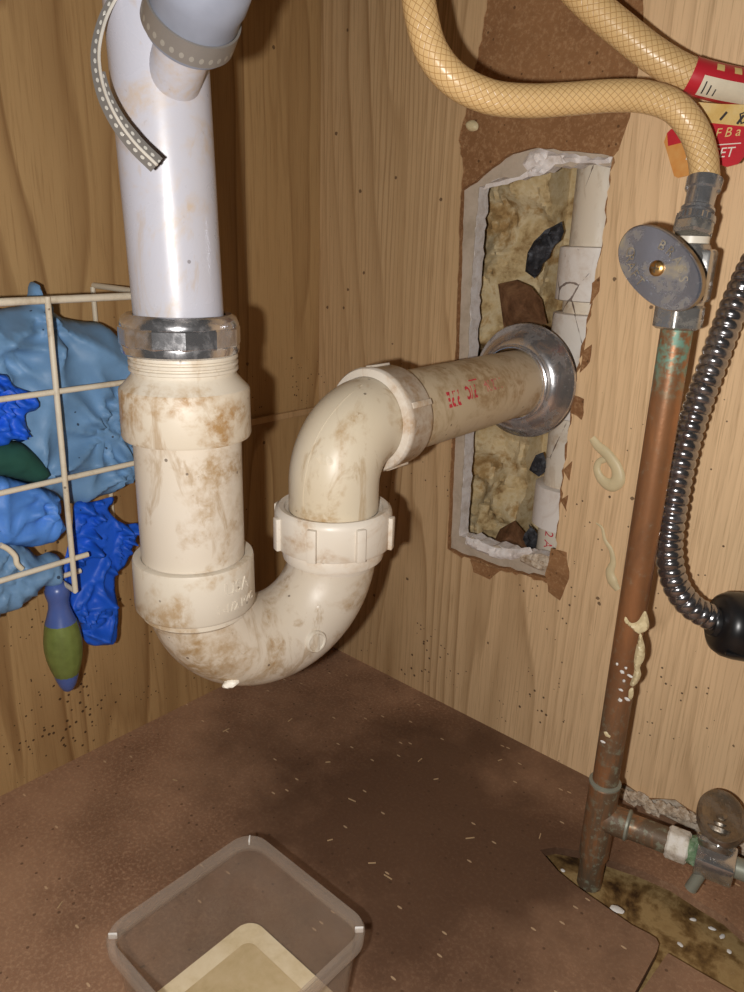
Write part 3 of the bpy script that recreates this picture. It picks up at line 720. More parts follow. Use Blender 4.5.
# raised lettering on the lower hub
def ring_text(s, size, cen, rad, ang0, z, mat, root, th=0.0003, label=None):
    vs, fs = text_geo(s, size); bm = bmesh.new(); vv = []
    for a, b in vs:
        an = ang0 + a/rad
        vv.append(bm.verts.new(V((cen[0] + math.cos(an)*(rad+th), cen[1] + math.sin(an)*(rad+th), z + b))))
    for f in fs:
        try: bm.faces.new([vv[i] for i in f])
        except Exception: pass
    r = bmesh.ops.extrude_face_region(bm, geom=bm.faces[:])
    for v in [e for e in r['geom'] if isinstance(e, bmesh.types.BMVert)]:
        d = V((v.co.x-cen[0], v.co.y-cen[1], 0)).normalized(); v.co -= d*(th*1.5)
    return part('moulded_letters', bm, mat, root, label, smooth=False)
aview = math.atan2(CAM.y-TY, CAM.x-TX)
lh = ring_text('USA', 0.0085, (TX, TY), 0.0278, aview + 0.46, 0.2325, M['trap_pvc_clean'], pt)
lh = ring_text('1-1/2 PVC', 0.0058, (TX, TY), 0.0278, aview + 0.30, 0.2245, M['trap_pvc_clean'], pt)
# U bend
ZC = 0.2280; RB = JL/2; JC = V(((TX+RX)/2, (TY+RY)/2, 0))
def jpt(a, r=RB): return JC - JD*r*math.cos(a) + V((0, 0, ZC - r*math.sin(a)))
arc = [jpt(0) + V((0, 0, 0.001))] + [jpt(math.pi*i/40) for i in range(41)] + [jpt(math.pi) + V((0, 0, 0.003))]
part('u_bend', tube(arc, 0.0234, 48), M['trap_pvc'], pt, 'stained U-bend')
part('bend_collar', lathe([(0.0236, 0.2200), (0.0250, 0.2200), (0.0250, 0.2160), (0.0236, 0.2146)], A, (0, 0, 1), 64, caps=False), M['trap_pvc_clean'], pt)
C2 = (RX, RY, 0.0)
part('union_collar', lathe([(0.0236, 0.2205), (0.0246, 0.2230), (0.0268, 0.2240), (0.0272, 0.2255), (0.0272, 0.2310), (0.0265, 0.2320)], C2, (0, 0, 1), 64, caps=False), M['nut_pvc'], pt)
un = part('union_nut', lathe([(0.0265, 0.2316), (0.0306, 0.2316), (0.0311, 0.2326), (0.0311, 0.2485), (0.0305, 0.2510), (0.0288, 0.2524), (0.0262, 0.2518), (0.0254, 0.2500), (0.0237, 0.2500)], C2, (0, 0, 1), 72, caps=False), M['nut_pvc'], pt, 'white ribbed union nut')
for k in range(8):
    a = aview + 0.25 + 2*math.pi*k/8
    rt = Matrix.Rotation(a, 3, 'Z')
    part('rib', box(V((RX, RY, 0.2405)) + rt @ V((0.0314, 0, 0)), (0.0036, 0.0050, 0.0176), rot=rt, bevel=0.0007), M['nut_pvc'], un)
# moulded plug disc on the bend
def on_bend(px, py):
    """centre-line point and outward normal where a pixel's ray meets the bend"""
    r = ray(px, py).normalized(); best = None
    for i in range(0, 181):
        c = jpt(math.pi*i/180); w = c - CAM; t = w.dot(r); d = (CAM + r*t - c).length
        if d < 0.0234:
            tt = t - math.sqrt(0.0234**2 - d*d)
            if best is None or tt < best[0]: best = (tt, c)
    p = CAM + r*best[0]
    c = min((jpt(math.pi*i/360) for i in range(361)), key=lambda q: (q-p).length)
    return c, (p-c).normalized()
pc, nd = on_bend(315, 641)
pk = part('plug_disc', lathe([(0.0058, 0.0), (0.0058, 0.0250), (0.0053, 0.0256), (0.0046, 0.0256), (0.0042, 0.0250), (0.0, 0.0250)], pc, nd, 32, caps=False), M['trap_pvc_clean'], pt, 'round moulded plug on the bend')
tdir = (V((0, 0, 1)) - nd*nd.z).normalized(); side = nd.cross(tdir)
part('plug_bar', box(pc + nd*0.0252, (0.0024, 0.0090, 0.0014), rot=basis(side, tdir, nd), bevel=0.0004), M['trap_pvc_clean'], pk)
qc, qn = on_bend(319, 607)
part('mould_nub', lathe([(0.0013, 0.0225), (0.0012, 0.0237), (0.0, 0.0240)], qc, qn, 14, caps=False), M['trap_pvc'], pt)
dc, dn = on_bend(231, 681)
part('drip', lump(dc + dn*0.0236 - V((0, 0, 0.0008)), (0.0030, 0.0048, 0.0018), 3, 0.3), M['drip_white'], pt, 'dried white drip under the bend')

# --- trap arm: elbow, hub, pipe into wall
ta = thing('trap_arm', 'cream elbow and beige pipe running from trap into the wall', 'drain pipe', (RX, RY, 0.2503))
RE = 0.0285; ZE = ARM0.z - RE; ECN = ARM0 + ADIR*RE; ECN.z = ZE
def ept(a): return ECN - ADIR*RE*math.cos(a) + V((0, 0, RE*math.sin(a)))
ear = [V((RX, RY, 0.2503)), V((RX, RY, 0.2575))] + [ept(math.pi/2*i/28) for i in range(29)] + [ept(math.pi/2) + ADIR*0.004]
el = part('elbow', tube(ear, 0.0236, 48), M['elbow_pvc'], ta, 'cream curved elbow')
HB = ept(math.pi/2) - ADIR*0.0012
part('elbow_hub', lathe([(0.0237, -0.0010), (0.0276, 0.0), (0.0284, 0.0012), (0.0284, 0.0036), (0.0279, 0.0046), (0.0277, 0.0200), (0.0270, 0.0214), (0.0230, 0.0214)], HB, ADIR, 64, caps=False), M['nut_pvc'], ta, 'cream elbow socket')
for a in (0.42, 1.72, -1.15, 3.6):
    rd = ASIDE*math.cos(a) + AUP*math.sin(a)
    part('socket_tab', box(HB + ADIR*0.0120 + rd*0.0281, (0.0016, 0.0170, 0.0034), rot=basis(rd, ADIR, rd.cross(ADIR)), bevel=0.0005), M['nut_pvc'], ta)
# moulded oval logo and seam on elbow
def on_elbow(px, py):
    r = ray(px, py).normalized(); best = None
    path = [V((RX, RY, 0.2505 + 0.0002*i)) for i in range(70)] + [ept(math.pi/2*i/180) for i in range(181)]
    for c in path:
        w = c - CAM; t = w.dot(r); d = (CAM + r*t - c).length
        if d < 0.0236:
            tt = t - math.sqrt(0.0236**2 - d*d)
            if best is None or tt < best: best = tt
    p = CAM + r*best; c = min(path, key=lambda q: (q-p).length); return c, p
b2 = bmesh.new()
for k, (sx, sy, hh) in enumerate(((9.0, 4.6, 0.0004), (6.6, 2.6, 0.0008))):
    vs = []
    for i in range(28):
        an = 2*math.pi*i/28; ex, ey = math.cos(an)*sx, math.sin(an)*sy; ro = math.radians(22)
        c, p = on_elbow(325 + ex*math.cos(ro) - ey*math.sin(ro), 460 + ex*math.sin(ro) + ey*math.cos(ro))
        dd = (p-c).normalized(); vs.append((c + dd*0.0228, c + dd*(0.0236+hh)))
    lo = [b2.verts.new(a) for a, b in vs]; hi = [b2.verts.new(b) for a, b in vs]
    for i in range(28): j = (i+1) % 28; b2.faces.new((lo[i], lo[j], hi[j], hi[i]))
    b2.faces.new(hi)
part('moulded_oval', b2, M['elbow_pvc'], el, smooth=False)
seam = []
for (px_, py_) in ((303, 510), (303, 495), (305, 478), (310, 455), (318, 435), (330, 416), (346, 398), (362, 385)):
    c, p = on_elbow(px_, py_); seam.append(c + (p-c).normalized()*0.0236)
part('mould_seam', tube(spline(seam, 5), 0.0003, 6), M['elbow_pvc'], el)
part('arm_pipe', lathe([(0.0230, 0.0), (0.0230, 0.186)], HB + ADIR*0.0205, ADIR, 64, caps=False), M['arm_pvc'], ta, 'beige pipe with red printing')
# red factory print, upside down as seen: wrapped on the pipe, reading from the wall outwards
def pipe_print(s, size, s_end, ang, mat, bold=0.0004):
    vs, fs = text_geo(s, size, bold); bm = bmesh.new(); vv = []
    for a, b in vs:
        an = ang - (b - size*0.35)/0.0230
        vv.append(bm.verts.new(HB + ADIR*(s_end - a*0.62) + (ASIDE*math.cos(an) + AUP*math.sin(an))*0.02312))
    for f in fs:
        try: bm.faces.new([vv[i] for i in f])
        except Exception: pass
    return part('print', bm, mat, ta, 'red printed letters', smooth=False)
sl_ = (PX(440, 408, 0.236) - HB).dot(ADIR)
pipe_print('PIPE', 0.0118, sl_ + 0.0150, 0.36, M['red_ink'], 0.0005)
pipe_print('PVC', 0.0105, sl_ + 0.0335, 0.42, M['red_ink'])
pipe_print('1 1/2 IN-', 0.0092, sl_ + 0.0640, 0.47, M['faint_ink'], 0.0003)
rd = ASIDE*math.cos(0.72) + AUP*math.sin(0.72)
part('print_rule', box(HB + ADIR*(sl_+0.0335) + rd*0.0230, (0.0004, 0.0085, 0.0008), rot=basis(rd, ADIR, rd.cross(ADIR))), M['red_ink'], ta, 'short red printed rule')

# --- escutcheon
es = thing('escutcheon', 'round chrome wall flange around the beige drain pipe', 'pipe flange', (WALLP.x, 0.0, WALLP.z-0.041))
EC = V((WALLP.x-0.001, 0.0, WALLP.z))
prof = [(0.0385, -0.0012), (0.0402, -0.0012), (0.0405, -0.0022), (0.0400, -0.0036)]
for i in range(11):
    k = i/10; prof.append((0.0392 - 0.0125*k, -0.0044 - 0.0112*math.sin(k*math.pi/2)))
part('dome', lathe(prof, EC, (0, 1, 0), 80, caps=False), M['flange'], es, 'spotted chrome dome')
part('collar', lathe([(0.0267, -0.0155), (0.0264, -0.0172), (0.0256, -0.0176), (0.0252, -0.0190), (0.0245, -0.0190)], EC, (0, 1, 0), 64, caps=False), M['flange'], es, 'bright inner collar')

# ================================================================ INSIDE THE WALL HOLE
SX, SY = 0.2305, 0.049
st = thing('drain_stack', 'cracked white vertical plastic pipe inside the wall hole', 'pipe', (SX, SY, 0.125))
def zs(py): return PY(568, py, 0.030).z
def ring(z0, z1, r, name, m, label=None):
    part(name, lathe([(r-0.002, z0), (r, z0+0.0008), (r, z1-0.0008), (r-0.002, z1)], (SX, SY, 0), (0, 0, 1), 56), M[m], st, label)
zA, zB, zC, zD = zs(246), zs(301), zs(313), zs(350)
part('stack_pipe', lathe([(0.0205, 0.125), (0.0205, 0.50)], (SX, SY, 0), (0, 0, 1), 56), M['stack_pvc'], st)
ring(zB, zA, 0.0265, 'upper_coupling', 'stack_hub', 'cracked white coupling')
ring(zB-0.014, zB+0.001, 0.0185, 'gasket', 'stack_pvc')
ring(zD-0.05, zC, 0.0265, 'tee_hub', 'stack_hub')
zE, zF = PY(548, 486, 0.030).z, PY(543, 527, 0.030).z
ring(zF, zE, 0.0262, 'lower_coupling', 'stack_hub', 'white lower coupling')
vs_, fs_ = text_geo('2 A', 0.011)
bm = bmesh.new(); sa = math.atan2(CAM.y-SY, CAM.x-SX) - 0.75
vv = [bm.verts.new(V((SX + math.cos(sa + b/0.0207)*0.0207, SY + math.sin(sa + b/0.0207)*0.0207, zF - 0.0015 - a*0.9))) for a, b in vs_]
for f in fs_: bm.faces.new([vv[i] for i in f])
part('print', bm, M['red_ink'], st, 'red marks', smooth=False)

# insulation: one lumpy mass above and one below the drain arm, seen through the hole
def batt(z0, z1, seed, label):
    bm = bmesh.new(); nx, nz = 70, 80; g = []
    for i in range(nx+1):
        col = []
        for j in range(nz+1):
            x = 0.108 + (0.205)*i/nx; z = z0 + (z1-z0)*j/nz
            q = V((x*26, z*22, seed))
            h = 0.060 - 0.022*noise.noise(q) - 0.010*(0.35 - abs(noise.noise(q*1.9))) - 0.0035*(0.3 - abs(noise.noise(q*4.5))) - 0.003*noise.noise(q*12)
            e = min(1, min(j, nz-j)/7.0)
            h += 0.03*(1-e)**2
            h = max(0.030, h)
            dd = math.hypot(x-SX, h-SY)
            if x > SX - 0.046: h = max(h, SY + 0.030)
            col.append(bm.verts.new(V((x, min(h, 0.108), z))))
        g.append(col)
    for i in range(nx):
        for j in range(nz): bm.faces.new((g[i][j], g[i+1][j], g[i+1][j+1], g[i][j+1]))
    ret = bmesh.ops.extrude_face_region(bm, geom=bm.faces[:])
    for v in [e for e in ret['geom'] if isinstance(e, bmesh.types.BMVert)]: v.co.y = 0.1088
    return solo('insulation', bm, M['insul'], label, 'insulation', kind='stuff')
batt(0.298, 0.465, 1.0, 'matted tan fibreglass insulation in upper part of the wall hole')
batt(0.095, 0.297, 6.0, 'matted pale fibreglass insulation in lower part of the wall hole')
# torn paper and dark debris
def scrap(name, px, Y, label, cat, m, group=None, tilt=0.010, seed=1):
    rr = random.Random(seed); pts = [PY(a, b, Y + rr.uniform(-tilt, tilt)) for a, b in px]
    bm = bmesh.new(); c = sum(pts, V())/len(pts) + V((0, -tilt*0.8, 0))
    vs = [bm.verts.new(p) for p in pts]; cv = bm.verts.new(c)
    for i in range(len(vs)): bm.faces.new((vs[i], vs[(i+1) % len(vs)], cv))
    r = bmesh.ops.extrude_face_region(bm, geom=bm.faces[:])
    for v in [e for e in r['geom'] if isinstance(e, bmesh.types.BMVert)]: v.co += V((0.0002, 0.0012, 0.0003))
    return solo(name, bm, m, label, cat, group, smooth=False)
def folded(tris, label, seed):
    """a creased paper scrap: facets sharing their fold lines, given as (pixel, distance from wall) corners"""
    bm = bmesh.new(); cache = {}
    def vert(k):
        if k not in cache: cache[k] = bm.verts.new(PY(k[0], k[1], k[2]))
        return cache[k]
    for tr in tris: bm.faces.new([vert(k) for k in tr])
    r = bmesh.ops.extrude_face_region(bm, geom=bm.faces[:])
    for v in [e for e in r['geom'] if isinstance(e, bmesh.types.BMVert)]: v.co += V((0.0002, 0.0009, 0.0002))
    solo('paper_scrap', bm, M['kraft'], label, 'paper', smooth=False)
pa_, pb_, pc_, pd_, pe_, pf_, pg_ = (498, 284, .036), (516, 280, .042), (530, 287, .030), (541, 300, .040), (546, 324, .034), (524, 310, .014), (504, 330, .034)
folded([(pa_, pb_, pf_), (pb_, pc_, pf_), (pc_, pd_, pf_), (pd_, pe_, pf_), (pe_, pg_, pf_), (pg_, pa_, pf_)], 'folded brown kraft paper scrap above the chrome flange', 2)
pa_, pb_, pc_, pd_, pe_, pf_ = (492, 545, .030), (500, 529, .038), (514, 521, .030), (524, 533, .038), (527, 550, .030), (509, 537, .013)
folded([(pa_, pb_, pf_), (pb_, pc_, pf_), (pc_, pd_, pf_), (pd_, pe_, pf_), (pe_, pa_, pf_)], 'torn brown paper scrap at the foot of the wall hole', 5)
def clump(px, Y, th, wr, label, m, seed):
    q = jag([PY(a, b, Y) for a, b in px], 0.0016, 0.005, seed, True)
    for p in q: p.y = Y
    solo('debris', puff(q, (0.3, -1, 0), th, 0.002, wr, 150, seed, edge=0.005, round_loop=False), M[m], label, 'debris', angle=35)
clump([(561, 221), (564, 231), (548, 258), (537, 279), (527, 273), (528, 252), (539, 234)], 0.038, 0.006, 0.004, 'dark charred strip lodged beside the cracked pipe', 'dark_debris', 3)
clump([(522, 544), (530, 523), (536, 530), (535, 549), (526, 552)], 0.033, 0.003, 0.002, 'small black debris under the lower coupling', 'dark_debris', 4)
clump([(536, 455), (544, 451), (546, 470), (539, 477), (531, 468)], 0.034, 0.003, 0.002, 'small dark debris just below the flange', 'dark_debris', 8)
if False: scrap('debris', [(558, 222), (563, 230), (545, 258), (534, 277), (527, 270), (529, 250), (540, 232)], 0.036, 'dark charred strip lodged beside the cracked pipe', 'debris', M['dark_debris'], tilt=0.004, seed=3)

# ================================================================ COPPER RISER, VALVES
KX, KY = 0.3403, -0.08
def zk(py): return PY(680, py, KY).z
cr = thing('copper_riser', 'upright brown copper supply pipe with tee and paint drips', 'pipe', (KX, KY, -0.013))
ztop = zk(322)
part('riser_pipe', lathe([(0.0079, -0.0135), (0.0079, ztop+0.006)], (KX, KY, 0), (0, 0, 1), 40), M['copper'], cr)
TZ = 0.0425
te = part('tee', lathe([(0.0084, 0.010), (0.0093, 0.0105), (0.0094, 0.066), (0.0086, 0.0668)], (KX, KY, 0), (0, 0, 1), 40), M['copper'], cr, 'soldered copper tee')
part('solder_ring', lathe([(0.0079, 0.0662), (0.0098, 0.0672), (0.0098, 0.0684), (0.0079, 0.0692)], (KX, KY, 0), (0, 0, 1), 40), M['solder'], cr, 'pale solder ring')
T0 = V((KX, KY, TZ)); T1 = V((0.4175, -0.0632, TZ-0.0012)); td = (T1-T0).normalized(); TL = (T1-T0).length
part('branch', lathe([(0.0092, 0.0), (0.0092, 0.0165), (0.0079, 0.0175), (0.0079, 0.045)], T0, td, 40), M['copper'], cr, 'short copper branch')
part('solder_ring', lathe([(0.0079, 0.0158), (0.0097, 0.0165), (0.0097, 0.0178), (0.0079, 0.0188)], T0, td, 40), M['solder'], cr)
def drips(px, th, seed, label=None):
    q = [PY(a, b, KY-0.0074) for a, b in px]
    dirn = (CAM - q[0]); dirn.z = 0
    part('paint_drip', puff(q, dirn, th, 0.0011, th*0.2, 220, seed, edge=0.002, back=0.8), M['caulk'], cr, label)
drips([(626, 615), (631, 622), (638, 621), (645, 612), (649, 625), (647, 632), (638, 634), (631, 627), (625, 620)], 0.0026, 2, 'cream paint drip clinging to the pipe')
drips([(640, 633), (643, 640), (645, 650), (644, 660), (640, 668), (641, 676), (636, 685), (630, 684), (634, 672), (634, 660), (636, 648)], 0.0028, 4, 'long cream paint drip')
drips([(629, 690), (633, 688), (633, 697), (629, 700)], 0.0016, 5)
drips([(604, 731), (608, 732), (613, 737), (611, 740), (606, 736)], 0.001, 6)
for k, (a, b) in enumerate([(626, 668), (622, 672), (630, 676), (624, 681), (621, 690), (627, 699), (617, 664), (620, 700), (603, 742)]):
    c = PY(a, b, KY-0.0078)
    part('paint_fleck', lump(c, (0.0009+0.0004*(k % 3), 0.0005, 0.0008+0.0003*(k % 2)), k, 0.5, 2), M['chip'], cr)

def hexnut(o, d, r, L, ph=0.0, bev=0.0012):
    return lathe([(r*0.86, 0.0), (r, bev), (r, L-bev), (r*0.86, L)], o, d, 48, rmod=nutmod(6, 0.105, ph))
# --- upper stop valve
sv = thing('stop_valve', 'tarnished chrome stop valve with oval handle on the copper pipe', 'valve', (KX, KY, zk(329)))
zz = {p: zk(p) for p in (329, 304, 300, 246, 243, 236, 233, 212, 209, 198)}
part('compression_nut', hexnut((KX, KY, zz[329]), (0, 0, 1), 0.0124, zz[304]-zz[329], 0.35), M['valve_metal'], sv, 'hexagonal compression nut')
bm = lathe([(0.0085, zz[304]-0.002), (0.0108, zz[304]), (0.0112, zz[304]+0.004), (0.0112, zz[246]-0.004), (0.0090, zz[246]+0.001), (0.0080, zz[243])], (KX, KY, 0), (0, 0, 1), 40)
part('valve_body', bm, M['valve_metal'], sv)
part('body_block', box((KX+0.001, KY+0.002, (zz[304]+zz[246])/2), (0.021, 0.019, (zz[246]-zz[304])*0.92), rot=Matrix.Rotation(0.15, 3, 'Z'), bevel=0.0018), M['valve_metal'], sv)
HYv = KY - 0.031
HC = PY(658, 268, HYv)
sd_ = V((HC.x-KX, HC.y-KY, 0))
part('stem', lathe([(0.0075, 0.004), (0.0075, 0.016), (0.0045, 0.018), (0.0045, 0.0305)], (KX, KY, HC.z), (sd_.x, sd_.y, 0), 32), M['valve_metal'], sv)
hn = V((-0.10, -1.0, -0.02)).normalized(); hu0 = V((0, 0, 1)).cross(hn).normalized()*-1
hu0 = (V((1, 0, 0)) - hn*hn.x).normalized(); hv0 = hn.cross(hu0); hv0 = hv0 if hv0.z > 0 else -hv0
ca, sa_ = math.cos(math.radians(-36)), math.sin(math.radians(-36))
hu = hu0*ca + hv0*sa_; hv = hv0*ca - hu0*sa_
def oval(c, u, v, n, a, b, prof, m=56, pw=2.15):
    bm = bmesh.new(); rings = []
    for sc_, h in prof:
        rg = []
        for i in range(m):
            t = 2*math.pi*i/m; cx = math.copysign(abs(math.cos(t))**(2/pw), math.cos(t)); sy = math.copysign(abs(math.sin(t))**(2/pw), math.sin(t))
            rg.append(bm.verts.new(c + u*a*cx*sc_ + v*b*sy*sc_ + n*h))
        rings.append(rg)
    for k in range(len(rings)-1):
        for i in range(m): j = (i+1) % m; bm.faces.new((rings[k][i], rings[k][j], rings[k+1][j], rings[k+1][i]))
    bm.faces.new(rings[0]); bm.faces.new(rings[-1]); return bm
hd = part('handle', oval(HC, hu, hv, hn, 0.0244, 0.0146, [(0.80, -0.0068), (0.95, -0.0062), (1.0, -0.0045), (1.0, -0.0008)]), M['handle_rim'], sv, 'brown-rimmed oval handle')
part('handle_face', oval(HC, hu, hv, hn, 0.0244, 0.0146, [(1.0, -0.0010), (0.985, 0.0), (0.96, 0.0006), (0.5, 0.0009)]), M['handle_metal'], hd, 'tarnished blue-grey handle face')
scw = part('screw', lathe([(0.0036, 0.0), (0.0036, 0.0012), (0.0027, 0.0020), (0.0, 0.0022)], HC + hn*0.0006 + hu*0.0002, hn, 28, caps=False), M['brass_screw'], hd, 'brass cross-head screw')
for k in range(2):
    part('screw_slot', box(HC + hn*0.0029, (0.0042, 0.0008, 0.0009), rot=basis(hu*math.cos(k*math.pi/2+0.5) + hv*math.sin(k*math.pi/2+0.5), hv*math.cos(k*math.pi/2+0.5) - hu*math.sin(k*math.pi/2+0.5), hn)), M['handle_rim'], scw) if False else None
bx_ = bmesh.new()
for k in range(2):
    aa = k*math.pi/2 + 0.5; uu = hu*math.cos(aa) + hv*math.sin(aa); vv_ = hv*math.cos(aa) - hu*math.sin(aa)
    box(HC + hn*0.0025, (0.0040, 0.0008, 0.0008), bm=bx_, rot=basis(uu, vv_, hn))
bx_o = bx_
def arc_text(s, size, a_start, a_end, k, flip, name):
    bm = bmesh.new()
    for i, ch in enumerate(s):
        t = a_start + (a_end-a_start)*i/(len(s)-1)
        c = HC + hu*0.0244*k*math.cos(t) + hv*0.0146*k*math.sin(t) + hn*0.0011
        tg_ = (-hu*0.0244*math.sin(t) + hv*0.0146*math.cos(t)).normalized()
        uu = -tg_ if not flip else tg_; vv2 = hn.cross(uu)
        text_flat(ch, size, c, uu, vv2, hn, bm, 0.0002, True)
    return part(name, bm, M['caulk_dull'], hd, 'embossed letters', smooth=False)
M['caulk_dull'] = metal('embossed_letter_metal', (0.66, 0.62, 0.52), 0.35, (0.5, 0.42, 0.28), 0.6, 200)
arc_text('BRASS', 0.0062, math.radians(108), math.radians(30), 0.64, False, 'raised_letters')
arc_text('CRAFT', 0.0062, math.radians(196), math.radians(262), 0.66, True, 'raised_letters')
part('nylon_ring', lathe([(0.0086, 0.0), (0.0086, zz[236]-zz[243])], (KX, KY, zz[243]), (0, 0, 1), 36), M['nylon'], sv, 'white nylon washer ring')
# screw cross as sub-part level piece of the handle (part > piece)
part('screw_cross', bx_o, M['handle_rim'], hd, smooth=False)

# --- supply hose with ferrule and coupling nut, ending on the valve
Z0 = zz[236]
fend = PD(705, 174, 0.3615)
hs_pts = [V((0.262, -0.17, 0.74)), V((0.254, -0.17, 0.66)), V((0.240, -0.168, 0.58)), PD(414, -60, 0.336), PD(416, -25, 0.338), PD(421, 15, 0.340), PD(432, 52, 0.344), PD(455, 80, 0.348), PD(490, 97, 0.352), PD(530, 101, 0.355), PD(570, 99, 0.357), PD(610, 96, 0.358), PD(645, 97, 0.359), PD(674, 107, 0.360), PD(693, 129, 0.361), PD(702.5, 155, 0.3615), PD(705, 180, 0.3625)]
ax0 = V((KX, KY, Z0)); ax1 = hs_pts[-1]; ad = (ax1-ax0).normalized(); AL = (ax1-ax0).length
sh = thing('supply_hose', 'cream braided supply hose looping left and plugged onto the stop valve', 'hose', ax0)
part('braided_tube', tube(spline(hs_pts, 14), lambda s: 0.0078 - 0.0009*max(0, min(1, (s-0.25)/0.2)), 28), M['hose'], sh, 'cream braided tube')
part('coupling_nut', hexnut(ax0, ad, 0.0100, AL*0.23, 0.2), M['valve_metal'], sh, 'hexagonal coupling nut')
part('knurled_collar', lathe([(0.0080, AL*0.23), (0.0090, AL*0.245), (0.0090, AL*0.345), (0.0075, AL*0.36)], ax0, ad, 72, rmod=lambda a, t: 1 + 0.03*math.sin(a*24)), M['steel_ferrule'], sh, 'knurled steel collar')
part('ferrule', lathe([(0.0062, AL*0.35), (0.0062, AL*0.42), (0.0078, AL*0.44), (0.0080, AL*0.48), (0.0066, AL*0.52), (0.0068, AL*0.56), (0.0070, AL*0.80), (0.0082, AL*0.82), (0.0085, AL*1.0), (0.0072, AL*1.01)], ax0, ad, 40), M['steel_ferrule'], sh, 'crimped steel ferrule')

# --- second hose with its paper tag
h2 = [V((0.243, -0.095, 0.74)), V((0.240, -0.095, 0.66)), V((0.241, -0.092, 0.58)), PD(535, -60, 0.374), PD(566, -22, 0.374), PD(592, 5, 0.374), PD(625, 33, 0.374), PD(655, 56, 0.374), PD(685, 73, 0.374), PD(715, 82, 0.374), PD(750, 89, 0.376), PD(800, 98, 0.378), PD(860, 105, 0.38), V((0.44, -0.035, 0.475)), V((0.50, -0.045, 0.52)), V((0.52, -0.06, 0.60)), V((0.52, -0.07, 0.74))]
h2s = spline(h2, 14)
solo('supply_hose', tube(h2s, 0.0081, 28), M['hose'], 'cream braided supply hose wearing a red paper tag at top right', 'hose')
tagp = thing('paper_tag', 'red, white and yellow printed paper tag wrapped around upper hose', 'tag', PD(720, 150, 0.38))
i0 = min(range(len(h2s)), key=lambda i: (h2s[i]-PD(690, 75, 0.374)).length)
wrap = h2s[i0:i0+36]
part('wrap', tube(wrap, 0.0086, 32, caps=False), M['tag_red'], tagp, 'red wrapped band of the tag')
# white panel sits on the wrap, curved with it
def on_wrap(s0, s1, a0, a1, r, nu=10, nv=8):
    bm = bmesh.new(); g = []
    for i in range(nu+1):
        k = s0 + (s1-s0)*i/nu; j = int(k); fr_ = k-j
        p = wrap[j].lerp(wrap[min(j+1, len(wrap)-1)], fr_); t = (wrap[min(j+1, len(wrap)-1)]-wrap[max(j-1, 0)]).normalized()
        view = (CAM-p); view = (view - t*view.dot(t)).normalized(); up = view.cross(t)*-1
        up = up if up.z > 0 else -up
        g.append([bm.verts.new(p + (view*math.cos(a) + up*math.sin(a))*r) for a in [a0 + (a1-a0)*q/nv for q in range(nv+1)]])
    for i in range(nu):
        for q in range(nv): bm.faces.new((g[i][q], g[i+1][q], g[i+1][q+1], g[i][q+1]))
    return bm
part('white_panel', on_wrap(5, 34, -0.95, 0.22, 0.0088), M['tag_white'], tagp, 'off-white panel with small print')
for k in range(3):
    part('print_line', on_wrap(6.6+k*2.2, 7.1+k*2.2, -0.75, -0.05 - 0.14*k, 0.0089, 2, 6), M['ink'], tagp)
for k in range(3):
    part('gold_letter', on_wrap(9+k*7, 12+k*7, 0.62, 1.05, 0.0089, 3, 4), M['print_gold'], tagp)
TYp = -0.0445
def flat(px, Y, m, name, label=None, th=0.0004):
    q = [PY(a, b, Y) for a, b in px]
    return part(name, sheet(q, [], (0, 1, 0), th), M[m], tagp, label, smooth=False)
flat([(687, 101), (720, 104), (760, 105), (760, 128), (712, 123), (700, 114)], TYp, 'tag_yellow', 'yellow_panel', 'yellow printed panel')
flat([(706, 123), (735, 124), (764, 128), (758, 140), (738, 164), (727, 167), (718, 164), (708, 150)], TYp+0.001, 'tag_red', 'red_panel', 'red corner panel with white lettering')
flat([(667, 133), (671, 129), (690, 130), (702, 140), (702, 172), (678, 178), (674, 176), (664, 142)], TYp+0.003, 'tag_orange', 'orange_panel', 'orange corner panel')
flat([(667, 133), (671, 129), (690, 128), (696, 139), (668, 146)], TYp+0.0025, 'tag_red', 'red_corner', 'red corner of the orange panel')
flat([(688, 75), (699, 82), (697, 96), (683, 99)], TYp-0.006, 'tag_white', 'white_corner', 'white torn corner') if False else None
tu = (PY(744, 140, TYp)-PY(716, 148, TYp)); tu = V((1, 0, 0)); tv = V((0, 0, 1))
p = PY(702, 160, TYp)
sl = math.radians(2)
part('lettering', text_flat('FAUCET', 0.0066, PY(737.5, 157.5, TYp) - V((0.0262, 0, 0)), V((1, 0, 0.02)), V((0.16, 0, 1)), V((0, -1, 0)), th=0.0004), M['print_white'], tagp, 'white capital letters', smooth=False)
part('lettering', text_flat('F B a', 0.0062, PY(714.5, 138, TYp), V((1, 0, 0.03)), V((0.16, 0, 1)), V((0, -1, 0)), th=0.0004), M['print_gold'], tagp, smooth=False)
part('white_rule', sheet([PY(a, b, TYp-0.0002) for a, b in ((716, 144.5), (741, 142.6), (741, 143.6), (716, 145.5))], [], (0, 1, 0), 0.0002), M['print_white'], tagp, smooth=False)
for k, (a, b, c_, d_) in enumerate(((720, 120, 727, 112), (737, 124, 744, 115), (741, 101, 747, 90))):
    q0, q1 = PY(a, b, TYp-0.0006), PY(c_, d_, TYp-0.0006); e = (q1-q0).normalized(); s_ = V((0, -1, 0)).cross(e)
    if k < 2: part('print_line', box((q0+q1)/2, ((q1-q0).length, 0.0012, 0.0002), rot=basis(e, s_, e.cross(s_))), M['ink'], tagp)
part('lettering', text_flat('D', 0.008, PY(739.5, 125, TYp), V((0.9, 0, 0.25)), V((-0.25, 0, 0.9)), V((0, -1, 0)), th=0.0005), M['ink'], tagp, smooth=False)

